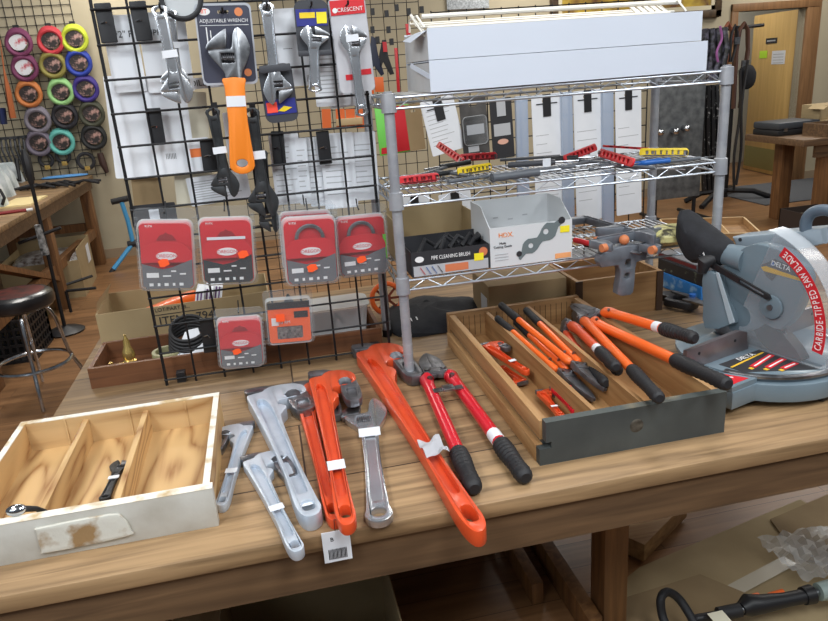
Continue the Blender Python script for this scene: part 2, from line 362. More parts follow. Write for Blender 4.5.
b.build('liner', mat('cream liner', sr(206,196,168), .7), t)
b = MB(); b.bb(fwid+w_, x1-x0-fwid-w_, .0, .03, fwid+w_, z1-z0-fwid-w_)
b.build('canvas', mat('landscape paint', sr(96,62,34), .7, c2=sr(200,170,60), nscale=5, detail=8), t)

# ================================================================ workbench
tx0, tx1, ty0, ty1 = -.64, 1.80, 1.13, 2.72
t = thing('workbench', 'large brown wooden workbench carrying the wrenches, drawer, crate and chop saw', 'workbench', (0, 0, 0))
b = MB(); b.bb(tx0, tx1, ty0, ty1, T-.037, T, bev=.006); b.build('tabletop', bench_wood, t)
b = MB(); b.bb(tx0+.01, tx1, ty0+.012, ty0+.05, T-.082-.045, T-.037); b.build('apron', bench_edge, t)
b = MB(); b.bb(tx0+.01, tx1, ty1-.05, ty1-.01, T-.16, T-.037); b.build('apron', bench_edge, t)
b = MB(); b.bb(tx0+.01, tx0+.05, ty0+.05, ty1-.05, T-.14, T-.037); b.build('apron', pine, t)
for x in (-.5, .805, 1.66):
    for y in (1.60, 2.62):
        b = MB(); b.bb(x, x+.075, y-.045, y+.045, 0, T-.037, bev=.004)
        if y < 2: b.bb(x+.012, x+.065, ty0+.05, y-.045, T-.13, T-.045)
        b.build('leg', leg_wood, t)
for x in (-.56, .755):
    b = MB(); b.bb(x, x+.045, 1.55, 2.66, 0, .09, bev=.003); b.build('side_rail', leg_wood, t)
    b = MB(); b.bb(x-.10, x-.06, 1.75, 2.66, .0, .08, bev=.003); b.build('side_rail', leg_wood, t)
b = MB(); b.bb(-.62, 1.74, 2.60, 2.66, .09, .15); b.build('cross_rail', leg_wood, t)

# ================================================================ wire grid panel on the bench
gx0, gx1, gy = -.354, .300, 1.975
pitch = (gx1-gx0)/8
t = thing('wire_grid_panel', 'black wire grid display panel standing on the workbench behind the wrenches', 'grid panel', (gx0, gy, T))
b = MB(); ztop = 1.875-T
for i in range(9):
    r = .0042 if i in (0, 8) else .0030
    b.cyl((i*pitch, 0, 0), (i*pitch, 0, ztop), r, seg=8)
k = 0
while .018+k*pitch < ztop+.001:
    z = .018+k*pitch; b.cyl((-.004, -.005, z), (8*pitch+.004, -.005, z), .0030 if k else .0030, seg=8); k += 1
b.cyl((-.004, 0, ztop), (8*pitch+.004, 0, ztop), .0042, seg=8)
b.build('wire_grid', black_metal, t)
for xx in (pitch*.5, pitch*7.5):
    b = MB(); b.bb(xx-.012, xx+.012, 0.004, .03, 0.0, .03); b.build('foot_clip', black_plastic, t)

# ================================================================ wire rack
rx0, rx1, ry0, ry1 = .318, 1.241, 1.765, 2.12
t = thing('wire_rack', 'silver three-tier wire shelving rack standing on the workbench', 'shelving rack', (rx0, ry0, T))
W, D = rx1-rx0, ry1-ry0
hp = 1.607-T
shz = [1.118-T, 1.343-T, 1.583-T]
for x in (0, W):
    for y in (0, D):
        b = MB(); b.tube([(x, y, 0), (x, y, hp)], .0132, 20); b.cyl((x, y, hp), (x, y, hp+.004), .011, seg=16)
        for k in range(int(hp/.0254)): b.tube(circ3 := [(x+.0132*math.cos(a*PI/8), y+.0132*math.sin(a*PI/8), .0254*(k+1)) for a in range(16)], .0006, 4, closed=True)
        pp = b.build('post', post_m, t)
        b = MB(); b.lathe([(.0145, 0), (.015, .0), (.015, .02), (.0140, .022)], Tr(x, y, 0)); b.build('foot_cap', black_plastic, pp)
        for z in shz:
            b = MB(); b.lathe([(.0135, z-.022), (.019, z-.022), (.0175, z+.022), (.0135, z+.024)], Tr(x, y, 0)); b.build('collar', post_m, pp)
for si, z in enumerate(shz):
    b = MB()
    zt, zb = z+.012, z-.014
    for (p, q) in (((0, 0), (W, 0)), ((0, D), (W, D)), ((0, 0), (0, D)), ((W, 0), (W, D))):
        for zz, rr in ((zt, .0034), (zb, .0034)): b.cyl((p[0], p[1], zz), (q[0], q[1], zz), rr, seg=8)
        L_ = math.hypot(q[0]-p[0], q[1]-p[1]); n = int(L_/.045)
        pts = []
        for k in range(n+1):
            f_ = .02/L_+(1-.04/L_)*k/n; pts.append((p[0]+(q[0]-p[0])*f_, p[1]+(q[1]-p[1])*f_, zt if k % 2 else zb))
        b.tube(pts, .0017, 6)
    n = 44
    for k in range(1, n): x = W*k/n; b.cyl((x, .002, zt+.003), (x, D-.002, zt+.003), .0017, seg=6)
    for k in (1, 2): b.cyl((.01, D*k/3, zt-.001), (W-.01, D*k/3, zt-.001), .0026, seg=6)
    b.build('shelf', rack_wire, t)

# ================================================================ lights
w = bpy.data.worlds.new('world'); scene.world = w; w.use_nodes = True
w.node_tree.nodes['Background'].inputs[0].default_value = (.86, .93, 1.0, 1); w.node_tree.nodes['Background'].inputs[1].default_value = .14
def lamp(name, loc, size, energy, colr=(1, .97, .92), sy=None):
    l = bpy.data.lights.new(name, 'AREA'); l.energy = energy; l.color = colr; l.shape = 'RECTANGLE'; l.size = size; l.size_y = sy or size
    o = bpy.data.objects.new(name, l); col.objects.link(o); o.location = loc; return o
for i, (x, y) in enumerate([(-1.6, 1.4), (1.2, 1.9), (4.2, 1.6), (-1.6, 4.8), (1.6, 4.8), (4.8, 4.8), (-1.2, 7.0), (3.0, 7.0), (6.2, 6.8)]):
    lamp('overhead_light', (x, y, 3.1), .6, 24 if y < 2 else 42, (1, .96, .90), 1.2)
for x in (-1.3, .6, 2.4):
    l = lamp('overhead_light', (x, -.25, 3.05), .6, 42, (.93, .97, 1.0), 1.2); l.rotation_euler = (math.radians(30), 0, 0)  # added fill lamps near the camera, tilted to brighten upright faces
l = lamp('front_fill_light', (-2.4, -.9, 2.8), 2.0, 26, (.84, .92, 1.0), 1.6)  # unseen soft fill added at front left, not a window
l.rotation_euler = (math.radians(62), 0, math.radians(-32))
lamp('hall_light', (6.0, 8.9, 2.9), .6, 18)
scene.view_settings.view_transform = 'Standard'; scene.view_settings.look = 'None'; scene.view_settings.exposure = -.08; scene.view_settings.gamma = 1
# ================================================================ tool makers
def pipe_wrench(name, label, cat, M, L, w, mats, flip=1, t=None, group=None, sticker=.30, hook_x=.715, nm='pipe_wrench'):
    """X runs from the handle end to the head; the hook jaw shank sits on side -flip"""
    body, steel = mats; t = t or w*.95; f = flip
    th = thing(nm, label, cat, M, group)
    P = lambda pts: [(x*L, y*w*f) for x, y in pts]
    out = smooth(P([(.012, .45), (-.002, 0), (.012, -.45), (.045, -.64), (.10, -.60), (.35, -.54), (.66, -.70), (.72, -.95), (.755, -1.35), (.785, -1.25), (.80, -.95), (.83, -1.1), (.84, -1.9), (.85, -2.8), (.875, -3.25), (.93, -3.2), (.97, -2.5), (.985, -1.2), (.968, -.5), (.95, -.2), (.943, .6), (.925, .95), (.84, .88), (.60, .68), (.30, .54), (.08, .66)]), 3)
    rec = P([(.128, .16), (.128, -.16), (.135, -.28), (.148, -.32), (.35, -.33), (.66, -.42), (.78, -.42), (.84, -.3), (.875, -.05), (.88, .22), (.86, .42), (.82, .46), (.66, .42), (.35, .33), (.148, .32), (.135, .28)])
    hang = smooth(P([(.030, 0), (.038, -.32), (.076, -.32), (.086, 0), (.076, .32), (.038, .32)]), 3)
    win = smooth(P([(.845, -2.7), (.838, -1.85), (.868, -1.6), (.885, -2.2), (.872, -2.85)]), 3)
    b = MB(); b.prism(out, 0, t, [rec, hang, win], ebev=min(t*.12, .0022)); b.prism(rec, t*.38, t*.52)
    b.build('handle', body, th)
    if f < 0: steelf = -1
    b = MB(); hs = smooth(P([(hook_x, -1.9), (hook_x-.014, -2.6), (hook_x, -3.25), (.80, -3.4), (.955, -3.0), (.965, -2.2), (.99, -1.3), (1.01, -.6), (1.015, .8), (.99, .95), (.968, .8), (.962, -.6), (.950, -1.7), (.94, -1.75), (.80, -1.7)]), 2)
    slot = smooth(P([(hook_x+.02, -2.2), (hook_x+.01, -2.6), (hook_x+.02, -2.95), (.80, -3.0), (.81, -2.6), (.80, -2.15)]), 2)
    b.prism(hs, t*.08, t*.95, [slot], bev=t*.1); b.prism(slot, t*.35, t*.7)
    for k in range(4): b.box((.960*L, (.7-k*.36)*w*f, t*.5), (.006*L, .12*w, t*.66))
    b.build('hook_jaw', steel, th)
    b = MB(); x0 = (.805)*L; yy = -2.2*w*f
    for k in range(8): b.lathe([(w*.62, 0), (w*.72, .0022*L), (w*.62, .0048*L)], Tr(x0+.04*L+k*.005*L-.005*L, yy, t*.5)@Ry(90), 14)
    b.build('adjusting_nut', dark_steel, th)
    if sticker: b = MB(); b.box(((sticker+.03)*L, 0, t+.0006), (.05*L, 1.25*w, .0012)); b.build('price_sticker', white_paper, th)
    return th
def adj_wrench(label, M, L, mats, group=None, sleeve=None, flip=1, sticker=0., w=None, open_=0., stk_mat=None, hang=True, cat='wrench'):
    body, jaw, scr = mats; w = w or L*.052; t = w*.62; f = flip
    th = thing('adjustable_wrench', label, cat, M, group)
    P = lambda pts: [(x*L, y*w*f) for x, y in pts]
    out = P([(.05+.055*math.cos(a), 1.05*math.sin(a)) for a in [math.radians(d) for d in range(100, 261, 16)]])
    out += smooth(P([(.09, -.85), (.40, -.68), (.66, -.78), (.72, -1.05), (.77, -1.6), (.81, -2.05), (.845, -2.1), (.855, -.9), (.86, -.1), (.885, .12), (.96, .3), (1.0, .65), (.995, 1.0), (.94, 1.55), (.86, 1.85), (.78, 1.5), (.72, 1.05), (.66, .8), (.40, .68), (.09, .85)]), 3, closed=False)
    hole = P([(.055+.030*math.cos(a), .58*math.sin(a)) for a in [2*PI*k/16 for k in range(16)]])
    rec = smooth(P([(.135, 0), (.145, -.42), (.40, -.36), (.645, -.42), (.66, 0), (.645, .42), (.40, .36), (.145, .42)]), 3)
    win = P([(.765, -1.0), (.765, .25), (.83, .25), (.83, -1.0)])
    b = MB(); b.prism(out, 0, t, [hole, rec, win], ebev=min(t*.12, .0016)); b.prism(rec, t*.22, t*.78)
    b.build('handle', body, th)
    if sleeve:
        sl = P([(.045+.07*math.cos(a), 1.3*math.sin(a)) for a in [math.radians(d) for d in range(100, 261, 16)]]) + smooth(P([(.09, -1.25), (.35, -.98), (.60, -1.0), (.66, -1.08), (.66, 1.08), (.60, 1.0), (.35, .98), (.09, 1.25)]), 2, closed=False)
        b = MB(); b.prism(sl, -t*.12, t*1.15, [hole], bev=t*.2); b.build('sleeve', sleeve, th)
    jo = -open_
    b = MB(); b.prism(smooth(P([(.855, -2.1+jo), (.86, -1.4+jo), (.865, -.35+jo), (.90, -.12+jo), (.98, -.02+jo), (.99, -.25+jo), (.94, -1.3+jo), (.89, -2.05+jo)]), 3), t*.08, t*.92, bev=t*.12)
    b.bb(.835*L, .862*L, (-1.9+jo)*w*f, -.2*w*f, t*.22, t*.78); b.build('movable_jaw', jaw, th)
    b = MB()
    for k in range(6): b.lathe([(w*.38, 0), (w*.46, .0035*L), (w*.38, .007*L)], Tr(.798*L, (-.95+k*.2)*w*f, t*.5)@Rx(90 if f < 0 else 90), 12)
    b.cyl((.798*L, -1.05*w*f, t*.5), (.798*L, .3*w*f, t*.5), w*.25); b.build('worm_screw', scr, th)
    if sticker: b = MB(); b.box((sticker*L, 0, t*(1.2 if sleeve else 1)+.0006), (.075*L, 1.9*w, .0014)); b.build('price_sticker', stk_mat or white_paper, th)
    return th
def bolt_cutter(label, head, tip, e1, e2, mats, r=.015, gf=.27, group=None, strap=None, jaw=.05, sticker=True, arm=.16, name='bolt_cutter', cat='bolt cutter', gap=.022):
    """head: pivot point, tip: jaw tip, e1/e2: handle ends, all world points"""
    tube_m, grip_m, steel = mats; head, tip, e1, e2 = map(Vector, (head, tip, e1, e2))
    X = ((e1+e2)/2-head).normalized(); Y0 = (e2-e1); Y = (Y0-X*Y0.dot(X)).normalized(); Z = X.cross(Y)
    if Z.z < 0: Y = -Y; Z = -Z; e1, e2 = e2, e1
    M = basis(head, X, Y, Z); th = thing(name, label, cat, M, group); I = M.inverted()
    e1, e2 = I@e1, I@e2; tp = I@tip; L = ((e1+e2)/2).length
    if e1.y > e2.y: e1, e2 = e2, e1
    jl = abs(tp.x)
    b = MB()
    for s in (-1, 1):
        pts = smooth([(-jl, .004*s), (-jl*.55, .024*s*jaw/.05), (0, .026*s*jaw/.05), (jl*.4, .018*s*jaw/.05), (jl*.3, -.004*s), (-jl*.1, -.002*s), (-jl*.8, -.001*s)], 3)
        b.prism(pts, -.006 if s > 0 else -.0045, .006 if s > 0 else .0045, bev=.001)
    b.build('jaws', steel, th)
    b = MB(); b.box((jl*.15, 0, .0), (jl*.32, .055*jaw/.05, .018), bev=.003); lp = b.build('link_plate', steel, th)
    for s in (-1, 1):
        b = MB(); b.cyl((jl*.15, .018*s*jaw/.05, -.012), (jl*.15, .018*s*jaw/.05, .014), .0065*jaw/.05, seg=6); b.build('pivot_bolt', satin, lp)
        b = MB(); b.cyl((jl*.75, s*gap, -.012), (jl*.75, s*gap, r+.006), .006*jaw/.05, seg=6); b.build('pivot_bolt', satin, lp)
    for e, s in ((e1, -1), (e2, 1)):
        st = Vector((jl*.4, s*gap*.75, 0)); kn = Vector((L*arm, s*gap*1.15, 0)); d = (e-kn)
        b = MB(); b.tube([st, st.lerp(kn, .5), kn, kn+d*.1, kn+d*(1-gf)], [r*.75, r*1.25, r*1.2, r, r], 12, ell=1.0)
        h = b.build('handle', tube_m, th)
        b = MB(); p0 = kn+d*(1-gf*1.08); n = 22; pts, rad = [], []
        for k in range(n+1):
            u = k/n; pts.append(p0.lerp(e, u)); rad.append(r*(1.16+.14*(k % 2))*(1 if k < n-1 else .9) * (1+.07*math.sin(u*PI*2.2)))
        pts.append(e+d.normalized()*r*.35); rad.append(r*.7)
        b.tube(pts, rad, 14); b.build('grip', grip_m, h)
        if sticker and s > 0:
            b = MB(); a = kn+d*(1-gf-.11); c = kn+d*(1-gf-.04); b.tube([a, c], r*1.04, 12); b.build('price_sticker', white_paper, h)
    if strap:
        b = MB(); q = L*strap; ya = e1.y*strap*.9; yb = e2.y*strap*.9; za = e1.z*strap
        b.box((q, 0, r*1.05+za), (.022, (yb-ya)+.05, .002)); b.box((q+.004, (ya+yb)/2, r*1.05+.004+za), (.03, .03, .008), bev=.002); b.build('clasp_strap', satin, th)
    return th

# ================================================================ wrenches on the bench
def on_bench(a, b_, z=T, lift=0): return along(a, b_, 'z', z, lift)
G = 'pipe wrenches laid on the workbench'
M, L = along((221, 508), (247, 424), v=T+.012, lift=-.012)
pipe_wrench('', 'small silver aluminium pipe wrench nearest the white drawer', 'pipe wrench', M, L, L*.056, (alu, satin), flip=-1, sticker=.33, group=G, hook_x=.66)
M, L = along((314, 525), (258, 395), v=T+.012, lift=-.012)
pw = pipe_wrench('', 'large silver aluminium pipe wrench with a green tag near its handle end', 'pipe wrench', M, L, L*.056, (alu, satin), sticker=0, group=G)
b = MB(); b.box((.125*L, 0, .0262), (.03*L, .062*L, .0012)); b.build('green_tag', mat('green tag', sr(120,220,40), .5), pw)
b = MB(); b.box((.09*L, 0.002, .0268), (.035*L, .055*L, .0012)); b.build('price_sticker', white_paper, pw)
M, L = along((299, 555), (250, 458), v=T+.012, lift=-.012)
pipe_wrench('', 'small silver aluminium pipe wrench overhanging towards the front, right of the large one', 'pipe wrench', M, L, L*.058, (alu, satin), sticker=.36, group=G, hook_x=.66)
M, L = along((336, 524), (300, 385), v=T+.012, lift=-.012)
pipe_wrench('', 'orange pipe wrench half hidden beneath another orange one', 'pipe wrench', M, L, L*.038, (orange_p, dark_steel), sticker=0, group=G, t=.022, flip=1, hook_x=.66)
M, L = along((348, 526), (318, 372), v=T+.045, lift=-.020)
pw = pipe_wrench('', 'orange pipe wrench lying on top of another, tag hanging off its end', 'pipe wrench', M, L, L*.040, (orange_p, dark_steel), sticker=.26, group=G, t=.024)
b = MB(); a = M.inverted()@GZ(340, 528, T+.03); M2 = Tr(a.x, a.y, .0)
TM = M.inverted() @ basis(GP(337, 546, (0, ty0-.012, 0), (0, 1, 0)), (1, 0, .0), (0, 0, 1), (0, -1, 0))
b.box((0, 0, 0), (.052, .066, .001), TM); b.build('hang_tag', white_paper, pw)
b = MB()
for k in range(14): b.box((-.016+k*.0025, -.016, .0008), (.0012 if k % 3 else .0018, .022, .0006), TM)
b.text('B', .012, TM@Tr(-.008, .016, .0008)); b.build('barcode', print_dark, pw)
b = MB(); b.tube([TM@Vector((0, .033, 0)), TM@Vector((0, .06, .004)), Vector((.04*L, 0, .012))], .0008, 5); b.build('tag_string', black_plastic, pw)
M, L = along((481, 538), (362, 349), v=T+.018, lift=-.018)
pw = pipe_wrench('', 'longest orange pipe wrench, lying diagonally to the bench front with a crumpled white tag', 'pipe wrench', M, L, L*.034, (orange_p, dark_steel), sticker=0, group=G, t=.034)
b = MB(); R = random.Random(4)
b.grid(lambda u, v: (.30*L+(u-.5)*.07+.006*math.sin(v*9), -.008+(v-.5)*.05, .042+.006*math.sin(u*8+v*5)+.008*(u-.5)**2), 8, 8, .0006); b.build('paper_tag', white_paper, pw)
M, L = along((380, 524), (366, 402), v=T+.008, lift=-.008)
adj_wrench('chrome adjustable wrench lying between the orange pipe wrenches', M, L, (mat('brushed chrome', sr(214,217,222), .24, .85, c2=sr(190,194,200), nscale=14), satin, dark_steel), sticker=.66, w=L*.050, open_=.5, flip=-1)
z = T+.02
bolt_cutter('large red bolt cutter with black ribbed grips lying on the bench', GZ(434, 370, z), GZ(424, 355, z), GZ(474, 488, z), GZ(525, 477, z), (red_p, black_rubber, dark_steel), r=.0155, gf=.25, strap=.28, jaw=.062, arm=.10, gap=.03)

# ================================================================ old white drawer
dx0, dx1, dy0, dy1, dh = -.64, -.182, 1.224, 1.672, .084
t = thing('drawer_box', 'old wooden drawer with chipped white painted front at the bench left corner', 'drawer', (dx0, dy0, T))
w_, d_ = dx1-dx0, dy1-dy0
b = MB(); b.bb(-.01, w_+.006, -.003, .018, 0, dh, bev=.0015); fp = b.build('front_panel', paint_old, t)
b = MB(); b.bb(-.01, w_+.006, -.0035, .0185, dh, dh+.0012); b.build('worn_top_edge', paint_rim, fp)
A_ = GY(36, 527, dy0-.003); B_ = GY(134, 540, dy0-.003)
q0, q1 = A_.x-dx0, B_.x-dx0
b = MB(); b.prism(smooth([(q0, .022), (q0, .062), (q0+.01, .068), (q1-.03, .07), (q1-.008, .058), (q1, .03), (q1-.01, .018), (q0+.01, .014)], 3), 0, .007, bev=.002, M=basis((0, -.003, 0), (1, 0, 0), (0, 0, 1), (0, -1, 0)))
b.build('pull_plate', mat('flaking pull plate', sr(206,204,194), .6, c2=sr(152,122,84), nscale=14, bump=.4, bscale=50, ramp=(.52,.62)), fp)
b = MB(); b.bb(0, w_, d_-.016, d_, 0, dh-.002); b.build('back_panel', plyw, t)
b = MB(); b.bb(0, w_, d_-.016, d_, dh-.002, dh); b.build('worn_top_edge', paint_rim, t)
for x in (0, w_-.013):
    b = MB(); b.bb(x, x+.013, .018, d_-.016, 0, dh-.002); sp = b.build('side_panel', plyy, t)
    b = MB(); b.bb(x, x+.013, .018, d_-.016, dh-.002, dh); b.build('worn_top_edge', paint_rim, sp)
b = MB(); b.bb(.013, w_-.013, .018, d_-.016, .004, .012); b.build('bottom_panel', plyy, t)
for (pa, pb) in (((85, 418), (45, 506)), ((147, 407), (118, 496))):
    xa = (GZ(*pa, T+dh-.012).x+GZ(*pb, T+dh-.012).x)/2-dx0
    b = MB(); b.bb(xa-.006, xa+.006, .018, d_-.016, .012, dh-.012); b.build('divider', plyy, t)
for xx in (.10, .245, .375):
    b = MB(); b.bb(xx-.002, xx+.002, d_-.019, d_-.016, .012, dh-.004); b.build('slot_strip', MC['plywood'], t)
M, L = along((104, 499), (122, 460), v=T+.02, lift=-.006)
adj_wrench('small black adjustable wrench lying inside the white drawer', M, L, (black_oxide, dark_steel, dark_steel), sticker=.52, w=L*.075)
# chrome knob-ended tool leaning over the drawer front
A_ = GZ(18, 511, T+dh+.010); B_ = GZ(48, 505, T+dh-.02)
A_.y = max(A_.y, dy0+.004)
A_ = A_+Vector((-.004, 0, 0)); t2 = thing('ratchet_handle', 'chrome rounded tool end resting on the front rim of the white drawer', 'tool', A_)
b = MB(); b.ball((0, .004, .0), (.019, .011, .011)); b.build('chrome_end', chrome, t2)
b = MB(); dd = (B_-A_); b.tube([(.014, .004, 0), (.028, .018, -.012), (.036, .03, -.03)], [.006, .005, .006], 10); b.build('shaft', black_oxide, t2)

# ================================================================ crate of cutters
c0 = Vector((.486, 1.224, T)); cw, cdp, ch = .425, .745, .098
cxr = .428
t = thing('wooden_crate', 'divided wooden crate with a dark painted front holding orange cutters', 'crate', c0)
b = MB(); b.bb(0.010, cxr, 0, .02, .052, ch); b.bb(.022, cxr, 0, .02, .0, .052); b.bb(-.004, .022, 0, .02, 0, .038); fp = b.build('front_panel', dark_paint, t)
b = MB(); b.bb(.010, cxr, -.0003, .0203, ch, ch+.001); b.build('worn_top_edge', dark_worn, fp)
kx = GY(637, 415, c0.y).x-c0.x; kz = .055
b = MB(); b.lathe([(.016, 0), (.014, .001), (.010, .0012)], Tr(kx, 0, kz)@Rx(90), 16); b.build('knot', mat('knot', sr(96,90,80), .6, c2=sr(56,50,42), nscale=60), fp)
b = MB(); b.bb(0.004, .022, .02, cdp, .050, ch-.004, bev=.001); b.build('side_panel', pine, t)
b = MB(); b.bb(0.010, .022, .02, cdp, .03, .05); b.build('side_gap', dark_paint, t)
b = MB(); b.bb(-.006, .022, .02, cdp, 0, .040, bev=.001); b.build('side_plank', pine, t)
b = MB(); b.bb(cxr-.018, cxr, .02, cdp, 0, ch-.004, bev=.001); b.build('side_panel', pine, t)
b = MB(); b.bb(0, cxr, cdp, cdp+.018, 0, ch, bev=.001); b.build('back_panel', pinex, t)
b = MB(); b.bb(.022, cxr-.018, .02, cdp, .006, .014); b.build('bottom_panel', pine, t)
for k in range(24):
    pass
b = MB()
for k in range(22): x = .03+k*.0178; b.bb(x, x+.0012, cdp-.001, cdp, .02, .085)
b.build('back_scoring', mat('scored line', sr(70,48,28), .8), t)
for pts in (((490, 320), (585, 408)), ((530, 313), (622, 392))):
    xs = [GZ(*p, T+ch-.025).x for p in pts]; xa = xs[0]-c0.x; xb = xs[1]-c0.x
    b = MB(); b.beam((xb, .02, .052), (xa, cdp, .052), .011, .076); b.build('divider', pine, t)
GC = 'orange cutters piled in the crate'
mats_o = (orange_h, black_rubber, dark_steel); zf = T+.035
bolt_cutter('slim orange cutter in the crate, grips resting against the back rail farthest left', GZ(570, 378, zf+.01), GZ(588, 400, zf), GZ(497, 318, T+.10), GZ(516, 322, T+.085), mats_o, r=.0085, gf=.28, jaw=.035, group=GC, arm=.14, sticker=False, gap=.014)
bolt_cutter('slim orange cutter in the crate, second from the left, jaws pointing at the dark front', GZ(583, 370, zf+.03), GZ(602, 394, zf+.01), GZ(501, 305, T+.118), GZ(526, 310, T+.095), mats_o, r=.009, gf=.28, jaw=.035, group=GC, arm=.14, sticker=False, gap=.014)
bolt_cutter('medium orange cutter in the crate middle with two black grips towards the dark front', GZ(566, 327, zf+.02), GZ(549, 320, zf+.03), GZ(616, 367, T+.115), GZ(606, 383, T+.07), (orange_p, black_rubber, dark_steel), r=.012, gf=.34, jaw=.045, group=GC, arm=.2, gap=.018)
bolt_cutter('orange cutter in the crate with one grip lying over the middle of the front rim', GZ(580, 322, zf+.02), GZ(560, 310, zf+.03), GZ(659, 398, T+.128), GZ(618, 371, T+.06), mats_o, r=.012, gf=.28, jaw=.05, group=GC, arm=.16, gap=.02)
bolt_cutter('largest orange cutter, its two black grips sticking out over the crate right side', GZ(590, 313, T+.09), GZ(572, 307, T+.07), GZ(694, 338, T+.165), GZ(727, 384, T+.150), mats_o, r=.0135, gf=.30, jaw=.036, group=GC, arm=.14, gap=.022)
GS = 'small wrenches in the crate left compartment'
M, L = along((528, 372), (484, 344), v=T+.06, lift=-.01)
pipe_wrench('', 'small orange pipe wrench with a white sticker in the crate left compartment, farther pair', 'pipe wrench', M, L, L*.066, (orange_p, dark_steel), sticker=.3, group=GS)
M, L = along((502, 366), (524, 382), v=T+.03, lift=-.01)
pipe_wrench('', 'small orange wrench lying under another at the middle of the left compartment', 'pipe wrench', M, L, L*.11, (orange_p, dark_steel), sticker=0, group=GS)
M, L = along((562, 416), (540, 390), v=T+.04, lift=-.01)
pipe_wrench('', 'small orange pipe wrench at the near end of the crate left compartment', 'pipe wrench', M, L, L*.09, (orange_p, dark_steel), sticker=.3, group=GS)
M, L = along((575, 410), (554, 386), v=T+.05, lift=-.01)
pipe_wrench('', 'small dark red pipe wrench at the near end of the crate left compartment', 'pipe wrench', M, L, L*.09, (red_p, dark_steel), sticker=0, group=GS)
